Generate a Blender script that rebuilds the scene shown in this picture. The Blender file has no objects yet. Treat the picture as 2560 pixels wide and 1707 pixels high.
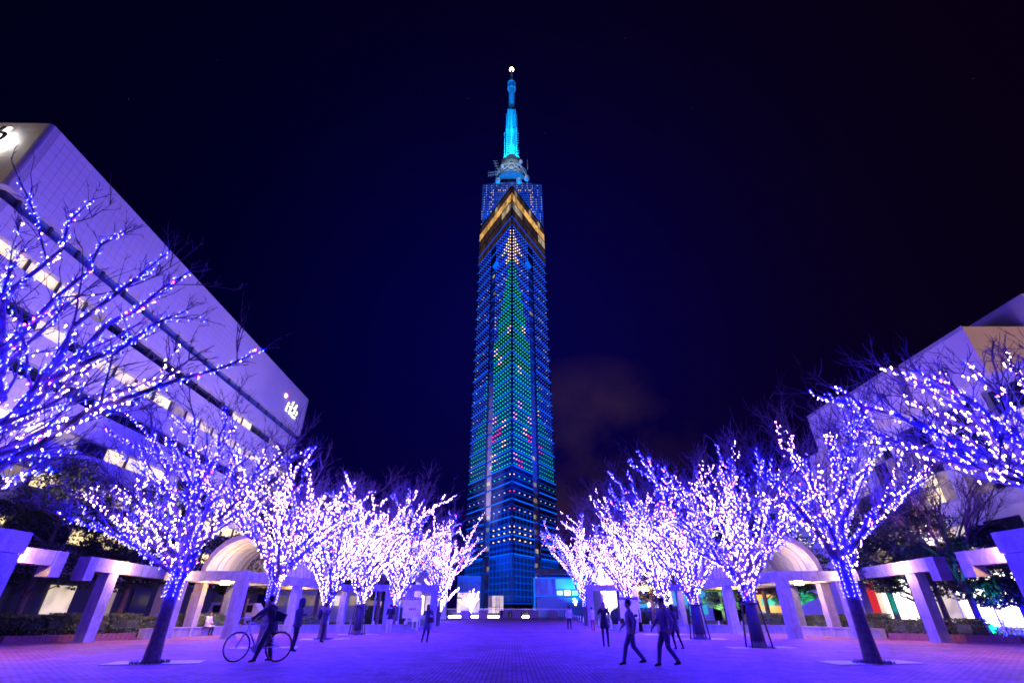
import bpy, math, random
from mathutils import Vector, Matrix
R = math.radians
sc = bpy.context.scene
C = bpy.data.collections.new('scene'); sc.collection.children.link(C)

# ------------------------------------------------------------------ camera
cam = bpy.data.cameras.new('camera'); camo = bpy.data.objects.new('camera', cam); C.objects.link(camo)
camo.location = (0, 0, 1.39); camo.rotation_euler = (R(120), 0, 0)
cam.sensor_width = 36; cam.lens = 36*1161/2560; cam.clip_end = 3000; cam.clip_start = .05
sc.camera = camo
sc.view_settings.view_transform = 'Standard'; sc.view_settings.look = 'None'
sc.view_settings.exposure = 0; sc.view_settings.gamma = 1
try: sc.view_settings.use_curve_mapping = False
except Exception: pass
sc.cycles.sample_clamp_indirect = 4
sc.cycles.max_bounces = 5
sc.cycles.filter_width = 1.7

# ------------------------------------------------------------------ world: night sky
W = bpy.data.worlds.new('World'); sc.world = W; W.use_nodes = True
nt = W.node_tree; nt.nodes.clear()
def wn(t, **k):
    n = nt.nodes.new(t)
    for a, b in k.items(): setattr(n, a, b)
    return n
def wl(a, b): nt.links.new(a, b)
out = wn('ShaderNodeOutputWorld'); bg = wn('ShaderNodeBackground'); wl(bg.outputs[0], out.inputs[0])
tc = wn('ShaderNodeTexCoord')
def wmath(op, a, b=None, c=None):
    n = wn('ShaderNodeMath', operation=op)
    for i, v in enumerate((a, b, c)):
        if v is None: continue
        if isinstance(v, (int, float)): n.inputs[i].default_value = v
        else: wl(v, n.inputs[i])
    return n.outputs[0]
def wdot(vec):
    v = Vector(vec).normalized()
    n = wn('ShaderNodeVectorMath', operation='DOT_PRODUCT'); wl(tc.outputs['Generated'], n.inputs[0]); n.inputs[1].default_value = v
    return n.outputs['Value']
def wmix(f, a, b, mode='MIX'):
    n = wn('ShaderNodeMix', data_type='RGBA', blend_type=mode)
    if isinstance(f, (int, float)): n.inputs[0].default_value = f
    else: wl(f, n.inputs[0])
    for i, v in ((6, a), (7, b)):
        if isinstance(v, tuple): n.inputs[i].default_value = v+(1,)
        else: wl(v, n.inputs[i])
    return n.outputs[2]
sep = wn('ShaderNodeSeparateXYZ'); wl(tc.outputs['Generated'], sep.inputs[0])
side = wmath('MULTIPLY_ADD', sep.outputs[0], .9, .5)
n1 = wn('ShaderNodeClamp'); wl(side, n1.inputs[0])
base = wmix(n1.outputs[0], (.0001, .0001, .0085), (.0020, .0003, .0055))
# blue glow round the tower, painted into the sky colour
g1 = wmath('POWER', wmath('MAXIMUM', wdot((0, 1, .55)), 0), 9)
base = wmix(1.0, base, wmix(g1, (0, 0, 0), (.0001, .0003, .047)), 'ADD')
low = wmath('POWER', wmath('SUBTRACT', 1, wmath('ABSOLUTE', sep.outputs[2])), 5)
base = wmix(1.0, base, wmix(low, (0, 0, 0), (.0022, .0003, .015)), 'ADD')
# a thin reddish cloud bank low over the right
cm = wn('ShaderNodeMapRange'); cm.inputs[1].default_value = .975; cm.inputs[2].default_value = .996
wl(wdot((.17, .95, .27)), cm.inputs[0])
nz = wn('ShaderNodeTexNoise'); nz.inputs['Scale'].default_value = 5; nz.inputs['Detail'].default_value = 5
wl(tc.outputs['Generated'], nz.inputs['Vector'])
cn = wn('ShaderNodeMapRange'); cn.inputs[1].default_value = .42; cn.inputs[2].default_value = .66; wl(nz.outputs[0], cn.inputs[0])
base = wmix(1.0, base, wmix(wmath('MULTIPLY', cm.outputs[0], cn.outputs[0]), (0, 0, 0), (.021, .0095, .000)), 'ADD')
vo = wn('ShaderNodeTexVoronoi'); vo.inputs['Scale'].default_value = 22; wl(tc.outputs['Generated'], vo.inputs['Vector'])
st = wmath('LESS_THAN', vo.outputs['Distance'], .013)
base = wmix(1.0, base, wmix(st, (0, 0, 0), (.03, .03, .06)), 'ADD')
wl(base, bg.inputs[0]); bg.inputs[1].default_value = 1

# ------------------------------------------------------------------ materials
MATS = {}
def mat(name, col=(.5, .5, .5), rough=.7, metal=0, var=.15, nscale=6, bump=0, bscale=40, emit=None, es=0, spec=.3, rnd=0, pattern=None):
    if name in MATS: return MATS[name]
    m = bpy.data.materials.new(name); m.use_nodes = True; n = m.node_tree; b = n.nodes['Principled BSDF']
    N = n.nodes.new; L = n.links.new
    t = N('ShaderNodeTexCoord')
    b.inputs['Roughness'].default_value = rough; b.inputs['Metallic'].default_value = metal
    b.inputs['Specular IOR Level'].default_value = spec
    nz = N('ShaderNodeTexNoise'); nz.inputs['Scale'].default_value = nscale; nz.inputs['Detail'].default_value = 6; L(t.outputs['Object'], nz.inputs['Vector'])
    mx = N('ShaderNodeMix'); mx.data_type = 'RGBA'
    mr = N('ShaderNodeMapRange'); mr.inputs[1].default_value = .3; mr.inputs[2].default_value = .7; L(nz.outputs[0], mr.inputs[0]); L(mr.outputs[0], mx.inputs[0])
    mx.inputs[6].default_value = tuple(c*(1-var) for c in col)+(1,); mx.inputs[7].default_value = tuple(min(1, c*(1+var)) for c in col)+(1,)
    src = mx.outputs[2]
    if pattern == 'pavers':
        mp = N('ShaderNodeMapping'); mp.inputs['Rotation'].default_value = (0, 0, R(90)); L(t.outputs['Object'], mp.inputs[0])
        br = N('ShaderNodeTexBrick'); L(mp.outputs[0], br.inputs[0])
        br.inputs['Scale'].default_value = 1; br.inputs['Brick Width'].default_value = .24; br.inputs['Row Height'].default_value = .12
        br.inputs['Mortar Size'].default_value = .011; br.inputs['Mortar Smooth'].default_value = .3; br.inputs['Bias'].default_value = 0
        br.inputs['Color1'].default_value = (.74, .74, .74, 1); br.inputs['Color2'].default_value = (1, 1, 1, 1); br.inputs['Mortar'].default_value = (.10, .10, .10, 1)
        n5 = N('ShaderNodeTexNoise'); n5.inputs['Scale'].default_value = 1.3; n5.inputs['Detail'].default_value = 8; n5.inputs['Roughness'].default_value = .7; L(t.outputs['Object'], n5.inputs['Vector'])
        m5 = N('ShaderNodeMapRange'); m5.inputs[1].default_value = .42; m5.inputs[2].default_value = .58; m5.inputs[3].default_value = .72; m5.inputs[4].default_value = 1.05; L(n5.outputs[0], m5.inputs[0])
        m6 = N('ShaderNodeMix'); m6.data_type = 'RGBA'; m6.blend_type = 'MULTIPLY'; m6.inputs[0].default_value = 1; L(src, m6.inputs[6]); L(m5.outputs[0], m6.inputs[7]); src = m6.outputs[2]
        m2 = N('ShaderNodeMix'); m2.data_type = 'RGBA'; m2.blend_type = 'MULTIPLY'; m2.inputs[0].default_value = 1
        L(src, m2.inputs[6]); L(br.outputs[0], m2.inputs[7]); src = m2.outputs[2]
        bp = N('ShaderNodeBump'); bp.inputs['Strength'].default_value = .6; bp.inputs['Distance'].default_value = .01; bp.invert = True
        L(br.outputs['Fac'], bp.inputs['Height']); L(bp.outputs[0], b.inputs['Normal'])
    if pattern == 'streaks':     # rain streaks run down, seams and grime keep their own shape
        mp = N('ShaderNodeMapping'); mp.inputs['Scale'].default_value = (2.6, 2.6, .45); L(t.outputs['Object'], mp.inputs[0])
        n5 = N('ShaderNodeTexNoise'); n5.inputs['Scale'].default_value = 1.5; n5.inputs['Detail'].default_value = 7; L(mp.outputs[0], n5.inputs['Vector'])
        m5 = N('ShaderNodeMapRange'); m5.inputs[1].default_value = .32; m5.inputs[2].default_value = .68; m5.inputs[3].default_value = .74; m5.inputs[4].default_value = 1.06; L(n5.outputs[0], m5.inputs[0])
        m6 = N('ShaderNodeMix'); m6.data_type = 'RGBA'; m6.blend_type = 'MULTIPLY'; m6.inputs[0].default_value = 1; L(src, m6.inputs[6]); L(m5.outputs[0], m6.inputs[7]); src = m6.outputs[2]
    if pattern == 'siding':
        wv = N('ShaderNodeTexWave'); wv.bands_direction = 'Z'; wv.inputs['Scale'].default_value = 1.6; L(t.outputs['Object'], wv.inputs[0])
        bp = N('ShaderNodeBump'); bp.inputs['Strength'].default_value = .5; bp.inputs['Distance'].default_value = .04
        L(wv.outputs[1], bp.inputs['Height']); L(bp.outputs[0], b.inputs['Normal'])
    if bump:
        n2 = N('ShaderNodeTexNoise'); n2.inputs['Scale'].default_value = bscale; n2.inputs['Detail'].default_value = 4; L(t.outputs['Object'], n2.inputs['Vector'])
        bp = N('ShaderNodeBump'); bp.inputs['Strength'].default_value = bump; bp.inputs['Distance'].default_value = .03
        L(n2.outputs[0], bp.inputs['Height']); L(bp.outputs[0], b.inputs['Normal'])
    L(src, b.inputs['Base Color'])
    if emit:
        b.inputs['Emission Color'].default_value = emit+(1,); b.inputs['Emission Strength'].default_value = es
        if rnd:      # every pane its own brightness, blinds and ceiling lights as soft patches
            oi = N('ShaderNodeObjectInfo'); 
            n3 = N('ShaderNodeTexNoise'); n3.inputs['Scale'].default_value = .9; n3.inputs['Detail'].default_value = 3; L(t.outputs['Object'], n3.inputs['Vector'])
            ad = N('ShaderNodeMath'); ad.operation = 'MULTIPLY_ADD'; L(oi.outputs['Random'], ad.inputs[0]); ad.inputs[1].default_value = rnd*es; ad.inputs[2].default_value = es*(1-rnd)*.6
            mu = N('ShaderNodeMath'); mu.operation = 'MULTIPLY'; L(ad.outputs[0], mu.inputs[0])
            m3 = N('ShaderNodeMapRange'); m3.inputs[1].default_value = .35; m3.inputs[2].default_value = .6; m3.inputs[3].default_value = .55; m3.inputs[4].default_value = 1.35; L(n3.outputs[0], m3.inputs[0])
            L(m3.outputs[0], mu.inputs[1]); L(mu.outputs[0], b.inputs['Emission Strength'])
    MATS[name] = m; return m
M = dict(
 pav=lambda: mat('brick_pavers', (.48, .165, .30), .75, var=.22, nscale=.35, pattern='pavers'),
 gnd=lambda: mat('asphalt_ground', (.07, .065, .07), .9, var=.2, nscale=3, bump=.2),
 grass=lambda: mat('winter_lawn', (.13, .13, .06), .95, var=.35, nscale=9, bump=.5, bscale=60),
 conc=lambda: mat('rough_concrete', (.33, .31, .30), .9, var=.2, nscale=3, bump=1.0, bscale=14, pattern='streaks'),
 conc2=lambda: mat('smooth_concrete', (.34, .32, .32), .85, var=.2, nscale=1.2, bump=.15, bscale=30, pattern='streaks'),
 brick=lambda: mat('red_brick_kerb', (.30, .13, .09), .85, var=.25, nscale=12, bump=.2),
 bark=lambda: mat('bark', (.13, .10, .085), .95, var=.35, nscale=9, bump=.8, bscale=30),
 bark2=lambda: mat('brown_bark', (.16, .10, .08), .95, var=.35, nscale=9, bump=.6, bscale=30),
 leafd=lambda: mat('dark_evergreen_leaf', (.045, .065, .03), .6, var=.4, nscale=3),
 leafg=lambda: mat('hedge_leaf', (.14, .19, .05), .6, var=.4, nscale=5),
 leafr=lambda: mat('rusty_leaf', (.22, .08, .05), .7, var=.4, nscale=5),
 leafy=lambda: mat('olive_leaf', (.20, .20, .08), .7, var=.4, nscale=5),
 wall=lambda: mat('white_tile', (.62, .60, .60), .55, var=.05, nscale=.3),
 wallb=lambda: mat('grey_joint', (.42, .40, .41), .8),
 beige=lambda: mat('ribbed_beige_panel', (.62, .55, .48), .6, var=.05, nscale=.3, pattern='siding'),
 frame=lambda: mat('dark_window_frame', (.05, .05, .06), .4),
 glassd=lambda: mat('dark_window_glass', (.015, .02, .04), .08, spec=.8, var=.1),
 glassb=lambda: mat('blue_grey_spandrel_glass', (.10, .16, .26), .15, spec=.8, var=.08),
 litw=lambda: mat('lit_office_window', (.4, .35, .25), .4, emit=(1, .78, .38), es=2.0, rnd=.5),
 litdim=lambda: mat('dim_office_window', (.2, .18, .15), .4, emit=(.85, .6, .42), es=.42, rnd=.5),
 shop=lambda: mat('bright_shop_window', (.8, .8, .8), .4, emit=(1, .90, .70), es=7.0, rnd=.4),
 shopc=lambda: mat('cream_lit_panel', (.8, .7, .5), .5, emit=(1, .80, .48), es=1.1, rnd=.3),
 lobby=lambda: mat('warm_lobby_window', (.8, .7, .5), .5, emit=(1, .78, .48), es=1.5, rnd=.5),
 blind=lambda: mat('roller_blind', (.5, .45, .36), .8, emit=(1, .75, .42), es=.55, rnd=.4),
 lamp=lambda: mat('lamp_glass', (.9, .9, .8), .3, emit=(1, .58, .16), es=60),
 lampw=lambda: mat('white_globe_lamp', (.9, .9, .8), .3, emit=(1, .80, .72), es=22),
 tglass=lambda: mat('half_mirror_glass', (.03, .045, .12), .28, spec=.9, var=.25, nscale=.3),
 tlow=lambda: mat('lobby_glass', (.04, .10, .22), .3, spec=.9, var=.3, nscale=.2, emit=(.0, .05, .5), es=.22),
 tdark=lambda: mat('tower_core', (.02, .02, .03), .5),
 tgrey=lambda: mat('grey_shaft_panel', (.50, .46, .48), .4, var=.15, nscale=.4),
 line=lambda: mat('blue_light_line', (.02, .05, .2), .5, emit=(0, .12, 1), es=1.3),
 line2=lambda: mat('thin_blue_light_line', (.02, .05, .2), .5, emit=(0, .085, .95), es=.75),
 steel=lambda: mat('painted_mast_steel', (.55, .60, .62), .45, metal=.2),
 steelr=lambda: mat('red_mast_steel', (.45, .16, .12), .5),
 dome=lambda: mat('white_radome', (.8, .8, .8), .4),
 obr=lambda: mat('brown_observation_glass', (.16, .12, .10), .25, emit=(.24, .14, .11), es=.22, rnd=.5),
 ogold=lambda: mat('golden_lit_glass', (.5, .35, .1), .3, emit=(1, .52, .14), es=1.15, rnd=.6),
 opale=lambda: mat('pale_lit_glass', (.5, .45, .3), .3, emit=(.75, .60, .34), es=.75, rnd=.8),
 metal=lambda: mat('brushed_metal', (.5, .5, .52), .35, metal=.7),
 black=lambda: mat('black_paint', (.02, .02, .022), .5),
 white=lambda: mat('white_paint', (.75, .74, .74), .45, var=.05),
 red=lambda: mat('red_paint', (.55, .03, .03), .5),
)
def G(k): return M[k]()
def glow(name, c, s, nee=False):
    m = mat(name, tuple(min(1, .3*x) for x in c), .5, var=0, emit=c, es=s)
    if nee: m.cycles.emission_sampling = 'FRONT'
    return m

# ------------------------------------------------------------------ helpers
def tag(o, label=None, cat=None, group=None, kind=None):
    if label: o['label'] = label
    if cat: o['category'] = cat
    if group: o['group'] = group
    if kind: o['kind'] = kind
    return o
def thing(name, label, cat, loc=(0, 0, 0), rz=0, group=None):
    o = bpy.data.objects.new(name, None); C.objects.link(o); o.empty_display_size = .2
    o.location = loc; o.rotation_euler = (0, 0, rz)
    return tag(o, label, cat, group)
def link(me, name, parent=None, loc=None, rot=None, scale=None):
    o = bpy.data.objects.new(name, me); C.objects.link(o)
    if parent: o.parent = parent
    if loc: o.location = loc
    if rot: o.rotation_euler = rot
    if scale: o.scale = scale
    return o
def copy_tree(o, parent=None):
    c = o.copy(); C.objects.link(c)
    if parent: c.parent = parent
    for ch in list(o.children): copy_tree(ch, c)
    return c
class MB:
    def __init__(s): s.v = []; s.f = []; s.m = []; s.cur = 0; s.smooth = False
    def poly(s, pts, faces):
        k = len(s.v); s.v.extend([tuple(p) for p in pts]); s.f.extend([tuple(i+k for i in f) for f in faces]); s.m.extend([s.cur]*len(faces)); return s
    def box(s, x0, x1, y0, y1, z0, z1):
        if x0 > x1: x0, x1 = x1, x0
        if y0 > y1: y0, y1 = y1, y0
        return s.poly([(x0, y0, z0), (x1, y0, z0), (x1, y1, z0), (x0, y1, z0), (x0, y0, z1), (x1, y0, z1), (x1, y1, z1), (x0, y1, z1)],
                      [(3, 2, 1, 0), (4, 5, 6, 7), (0, 1, 5, 4), (1, 2, 6, 5), (2, 3, 7, 6), (3, 0, 4, 7)])
    def beam(s, a, b, w, h, zup=None):      # bar with rectangular section between two points
        a = Vector(a); b = Vector(b); d = (b-a).normalized(); u = Vector((0, 0, 1)) if zup is None else Vector(zup)
        if abs(d.dot(u)) > .98: u = Vector((0, 1, 0))
        x = d.cross(u).normalized(); y = x.cross(d).normalized()
        p = [q+x*i*w/2+y*j*h/2 for q in (a, b) for i, j in ((-1, -1), (1, -1), (1, 1), (-1, 1))]
        return s.poly(p, [(3, 2, 1, 0), (4, 5, 6, 7), (0, 1, 5, 4), (1, 2, 6, 5), (2, 3, 7, 6), (3, 0, 4, 7)])
    def tube(s, pts, rad, n=6, cap=True):
        P = [Vector(p) for p in pts]; k = len(s.v); m = len(P)
        if not isinstance(rad, (list, tuple)): rad = [rad]*m
        prev = None
        for i, p in enumerate(P):
            d = (P[min(i+1, m-1)]-P[max(i-1, 0)])
            if d.length < 1e-9: d = Vector((0, 0, 1))
            d.normalize()
            if prev is None: u = d.orthogonal().normalized()
            else:
                u = prev-d*prev.dot(d)
                u = u.normalized() if u.length > 1e-6 else d.orthogonal().normalized()
            prev = u; w = d.cross(u)
            for j in range(n):
                a = 2*math.pi*j/n; q = p+(u*math.cos(a)+w*math.sin(a))*rad[i]; s.v.append((q.x, q.y, q.z))
        for i in range(m-1):
            for j in range(n):
                j2 = (j+1) % n; s.f.append((k+i*n+j, k+i*n+j2, k+(i+1)*n+j2, k+(i+1)*n+j)); s.m.append(s.cur)
        if cap:
            s.f.append(tuple(k+j for j in reversed(range(n)))); s.m.append(s.cur)
            s.f.append(tuple(k+(m-1)*n+j for j in range(n))); s.m.append(s.cur)
        return s
    def lathe(s, prof, c=(0, 0, 0), n=12, sx=1, sy=1):
        k = len(s.v)
        for r, z in prof:
            for j in range(n):
                a = 2*math.pi*j/n; s.v.append((c[0]+r*sx*math.cos(a), c[1]+r*sy*math.sin(a), c[2]+z))
        m = len(prof)
        for i in range(m-1):
            for j in range(n):
                j2 = (j+1) % n; s.f.append((k+i*n+j, k+i*n+j2, k+(i+1)*n+j2, k+(i+1)*n+j)); s.m.append(s.cur)
        s.f.append(tuple(k+j for j in reversed(range(n)))); s.f.append(tuple(k+(m-1)*n+j for j in range(n))); s.m += [s.cur]*2
        return s
    def ball(s, c, r, n=8, sz=1, sx=1, sy=1):
        return s.lathe([(max(.001, r*math.sin(math.pi*i/n)), -r*sz*math.cos(math.pi*i/n)) for i in range(n+1)], c, n+2, sx, sy)
    def build(s, name, m, parent=None, smooth=None, loc=None, rz=None):
        me = bpy.data.meshes.new(name); me.from_pydata(s.v, [], s.f)
        for x in (m if isinstance(m, (list, tuple)) else [m]): me.materials.append(x)
        if any(s.m): me.polygons.foreach_set('material_index', s.m)
        if smooth or (smooth is None and s.smooth): me.polygons.foreach_set('use_smooth', [True]*len(s.f))
        me.update()
        o = link(me, name, parent)
        if loc: o.location = loc
        if rz: o.rotation_euler = (0, 0, rz)
        return o
_c, _s = math.cos(R(30)), math.sin(R(30))
def at(px, py, Y):          # the world point at distance Y seen at a pixel of the photograph (2560 wide)
    x = (px-1280)/1161.; v = (853.5-py)/1161.; dy = _c-v*_s; dz = _s+v*_c; t = Y/dy
    return Vector((x*t, Y, 1.39+dz*t))
# ------------------------------------------------------------------ ground
def sheet(name, pts, z, m, th=.3):
    mb = MB(); n = len(pts)
    mb.poly([(x, y, z) for x, y in pts]+[(x, y, z-th) for x, y in pts], [tuple(range(n)), tuple(reversed(range(n, 2*n)))]+[(i, i+n, (i+1) % n+n, (i+1) % n) for i in range(n)])
    return tag(mb.build(name, m), kind='structure')
sheet('ground', [(-1500, -1500), (1500, -1500), (1500, 1500), (-1500, 1500)], -.03, G('gnd'))
sheet('plaza_paving', [(-27, -12), (27, -12), (27, 27), (21, 30.2), (20.5, 32), (17.8, 38), (7.3, 39.2), (7.3, 38.4), (-7.3, 38.4), (-7.3, 39.2), (-17.8, 38), (-20.5, 32), (-21, 29), (-27, 27)], 0, G('pav'), .02)
sheet('avenue_paving', [(-7.3, 38.42), (7.3, 38.42), (10.5, 104), (-10.5, 104)], .035, G('pav'), .05)
mb = MB(); mb.box(-7.3, 7.3, 38.36, 38.42, 0, .05); tag(mb.build('avenue_step_edge', G('conc2')), kind='structure')
for s in (-1, 1):
    sheet('lawn', [(s*7.6, 39.6), (s*18, 38.6), (s*34, 33), (s*60, 33), (s*60, 100), (s*10.9, 100)][::s], .03, G('grass'), .05)
    mb = MB(); mb.beam((s*7.45, 38.4, .05), (s*10.7, 104, .05), .18, .16); tag(mb.build('avenue_kerb', G('conc2')), kind='structure')
    sheet('side_garden', [(s*21, 30), (s*27, 26.5), (s*60, 26), (s*60, 33), (s*34, 33), (s*20.7, 32.2)][::s], .02, G('grass'), .04)

# ------------------------------------------------------------------ left office building
def prismxy(mb, pts, z0, z1):
    n = len(pts)
    mb.poly([(x, y, z0) for x, y in pts]+[(x, y, z1) for x, y in pts], [tuple(reversed(range(n))), tuple(range(n, 2*n))]+[(i, (i+1) % n, (i+1) % n+n, i+n) for i in range(n)])
    return mb
def plan(off, far=68.3, r=.28):     # rounded near corner; off = how far behind the face
    X = -32-off; Y = 20.3+off; pts = [(-62, Y), (X-r, Y)]
    for i in range(1, 6):
        a = math.pi/2*i/6; pts.append((X-r+r*math.sin(a), Y+r-r*math.cos(a)))
    pts += [(X, Y+r), (X, far), (-62, far)]
    return pts
bl = thing('office_building', 'long white tiled office building with ribbon windows and a glowing roof sign on the left', 'building', (-47, 44, 0))
def put(o, parent):      # keep world coordinates while parenting to a thing that is not at the origin
    o.parent = parent; o.matrix_parent_inverse = Matrix.Translation(-Vector(parent.location)); return o
bands = [23.15, 20.2, 17.25, 14.3, 11.35, 8.4, 5.45]          # sill heights of the window rows
o = prismxy(MB(), plan(.45, 68.0), 0, 29.5).build('inner_wall', G('frame')); put(o, bl)
o = prismxy(MB(), plan(0), 24.12, 30.0).build('parapet_wall', G('wallb')); put(o, bl)
for i, zb in enumerate(bands):
    top = zb; bot = (bands[i+1]+1.02) if i+1 < len(bands) else 3.4
    o = prismxy(MB(), plan(0, 67.6-.5*i), bot, top).build('spandrel_wall', G('wallb')); put(o, bl)
# tiles, proud of the joints
TS = .6
me_tile = None
def tilemesh():
    mb = MB(); g = .012; mb.box(0, .02, g, TS-g, g, TS-g); me = bpy.data.meshes.new('wall_tile'); me.from_pydata(mb.v, [], mb.f); me.materials.append(G('wall')); return me
mt = tilemesh(); cells = []
def rowsof(z0, z1):
    n = max(1, round((z1-z0)/TS)); return [(z0+(z1-z0)*k/n, (z1-z0)/n/TS) for k in range(n)]
for z0, z1, far in [(24.12, 30.0, 68.3)]+[(bands[i+1]+1.02 if i+1 < 7 else 3.4, bands[i], 67.6-.5*i) for i in range(7)]:
    for z, sc_ in rowsof(z0, z1):
        y = 20.95
        while y+TS < far: cells.append((y, z, sc_)); y += TS
cells.sort(key=lambda c: (c[0]-0)**2/1+(c[1]-20)**2*.4)
rest = MB()
for k, (y, z, s_) in enumerate(cells):
    if k < 290:
        put(link(mt, 'wall_tile', None, (-32, y, z), None, (1, 1, s_)), bl)
    else:
        g = .012; rest.box(-32, -31.98, y+g, y+TS-g, z+g*s_, z+TS*s_-g*s_)
tag(put(rest.build('wall_tiles', G('wall')), bl), kind='stuff')
# the same tiles on the end wall and round the corner: one curved skin
o = MB()
pp = [(-62, 20.3)]+plan(0)[1:8]
for i in range(len(pp)-1):
    a, b = Vector(pp[i]+(0,)), Vector(pp[i+1]+(0,)); d = (b-a).normalized(); nrm = Vector((d.y, -d.x, 0))*.02
    L_ = (b-a).length; m = max(1, int(L_/TS))
    for z0, z1 in [(24.12, 30.0)]+[(bands[j+1]+1.02 if j+1 < 7 else 3.4, bands[j]) for j in range(7)]:
        for z, s_ in rowsof(z0, z1):
            for k in range(m):
                p = a+d*(L_*k/m+.01); q = a+d*(L_*(k+1)/m-.01); z2 = z+TS*s_-.012
                o.poly([p, q, q+nrm, p+nrm, p+Vector((0, 0, TS*s_-.02)), q+Vector((0, 0, TS*s_-.02)), q+nrm+Vector((0, 0, TS*s_-.02)), p+nrm+Vector((0, 0, TS*s_-.02))] and
                       [(v.x, v.y, h) for h in (z+.01, z2) for v in (p, q, q+nrm, p+nrm)], [(0, 1, 2, 3), (7, 6, 5, 4), (2, 6, 7, 3), (0, 3, 7, 4), (1, 5, 6, 2)])
tag(put(o.build('end_wall_tiles', G('wall')), bl), kind='stuff')
# windows: one pane with its mullion per 2.4 m
def pane(w, h):
    mb = MB(); mb.box(0, .03, .05, w-.05, .04, h-.04); return mb
WM = {}
def winmesh(key, w, h):
    if (key, w, h) not in WM:
        mb = pane(w, h); me = bpy.data.meshes.new('window'); me.from_pydata(mb.v, [], mb.f); me.materials.append(G(key)); WM[(key, w, h)] = me
    return WM[(key, w, h)]
mu = MB(); mu.box(0, .14, -.09, .09, 0, 1.6); mume = bpy.data.meshes.new('mullion'); mume.from_pydata(mu.v, [], mu.f); mume.materials.append(G('frame'))
bm_ = MB(); bm_.box(0, .01, .02, 2.2, 0, .9); blme = bpy.data.meshes.new('blind'); blme.from_pydata(bm_.v, [], bm_.f); blme.materials.append(G('blind'))
rng = random.Random(5)
litrow = {0: [], 1: [(0, 30.0), (60, 62.5), (51.5, 56)], 2: [(26, 29), (31, 40.5), (42, 68)], 3: [(20, 27), (52, 54), (57, 68)], 4: [(26, 34), (36, 45), (47, 68)], 5: [(20, 23), (27, 45), (46, 68)], 6: [(20, 32), (35, 60)]}
for i, zb in enumerate(bands):
    y = 21.7; k = 0
    while y+2.4 < 67.9:
        if i == 0: key = 'glassb'
        else:
            lit = any(a <= y+1.2 <= b for a, b in litrow[i])
            key = ('litw' if rng.random() < .8 else 'litdim') if lit else ('litdim' if rng.random() < .07 else 'glassd')
        wo = put(link(winmesh(key, 2.4, 1.6 if i else 1.35), 'window', None, (-32.44, y, zb-.12)), bl)
        if key == 'litw' and rng.random() < .4: link(blme, 'blind', wo, (.04, .06, 1.0-.5*rng.random()))
        link(mume, 'mullion', wo, (.02, 0, .02), None, (1, 1, 1 if i else .85)); y += 2.4
# small ones on the near end wall
for i in (1, 2, 3):
    for k in range(4):
        mb = MB(); mb.box(-36.6-k*2.4, -34.4-k*2.4, 20.70, 20.74, bands[i]-.1, bands[i]+1.2); put(mb.build('window', G('litw' if (i+k) % 2 else 'glassd')), bl)
# light slots in the entrance storey
for k in range(10):
    mb = MB(); mb.box(-32.42, -32.36, 24+k*4.2, 26.2+k*4.2, .9, 2.9); put(mb.build('window', G(('shopc', 'litdim', 'glassd')[k % 3])), bl)
# thin roof coping
# glowing sign letters: dark faces, lamps behind throwing light on the tiles
def textmesh(body, size, extrude, m, bold=.02, shear=.3):
    cu = bpy.data.curves.new('letter', 'FONT'); cu.body = body; cu.size = size; cu.extrude = extrude; cu.offset = bold; cu.shear = shear; cu.align_x = 'CENTER'
    o = bpy.data.objects.new('letter', cu); C.objects.link(o)
    dg = bpy.context.evaluated_depsgraph_get(); me = bpy.data.meshes.new_from_object(o.evaluated_get(dg)); bpy.data.objects.remove(o)
    me.materials.clear(); me.materials.append(m); return me
sign = thing('roof_sign', 'white glowing letters rkb with a small pink star near the far roof corner', 'sign', (-31.7, 60.6, 26.6))
glowm = glow('sign_back_light', (1, .95, .9), 6)
for k, ch in enumerate('rkb'):
    for extr, mm, xo, sz, bd in ((.05, G('frame'), 0, 2.75, .0), (.03, glowm, -.12, 2.75, .05)):
        me = textmesh(ch, sz, extr, mm, bd)
        link(me, 'letter' if extr > .04 else 'letter_glow', sign, (xo, 1.15+1.25*k, -.9), (R(90), 0, R(90)))
st = MB(); st.cur = 0
for a in range(5):
    an = 2*math.pi*a/5+.3; st.poly([(0, 0, 0), (0, .75*math.cos(an), .75*math.sin(an)), (.06, .16*math.cos(an+.6), .16*math.sin(an+.6)), (.06, .16*math.cos(an-.6), .16*math.sin(an-.6))], [(0, 2, 1), (0, 1, 3), (1, 2, 3), (0, 3, 2)])
st.build('star', glow('pink_sign', (1, .12, .35), .9), sign, loc=(.05, -.1, .9))
sb = MB(); sb.ball((-.2, -.1, .9), .3, 8); sb.build('star_glow', glowm, sign)
sign2 = thing('roof_sign', 'white glowing letter b cut by the left edge, on the near end wall', 'sign', (-34.4, 19.35, 27.6))
for extr, mm, yo, bd in ((.05, G('frame'), 0, .0), (.03, glowm, .16, .12)):
    link(textmesh('rkb', 2.3, extr, mm, bd), 'letter' if extr > .04 else 'letter_glow', sign2, (0, yo, -.35), (R(90), 0, 0))

bl.rotation_euler = (0, 0, R(.95)); bl.location = (-46.6, 43.4, 0)

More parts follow.
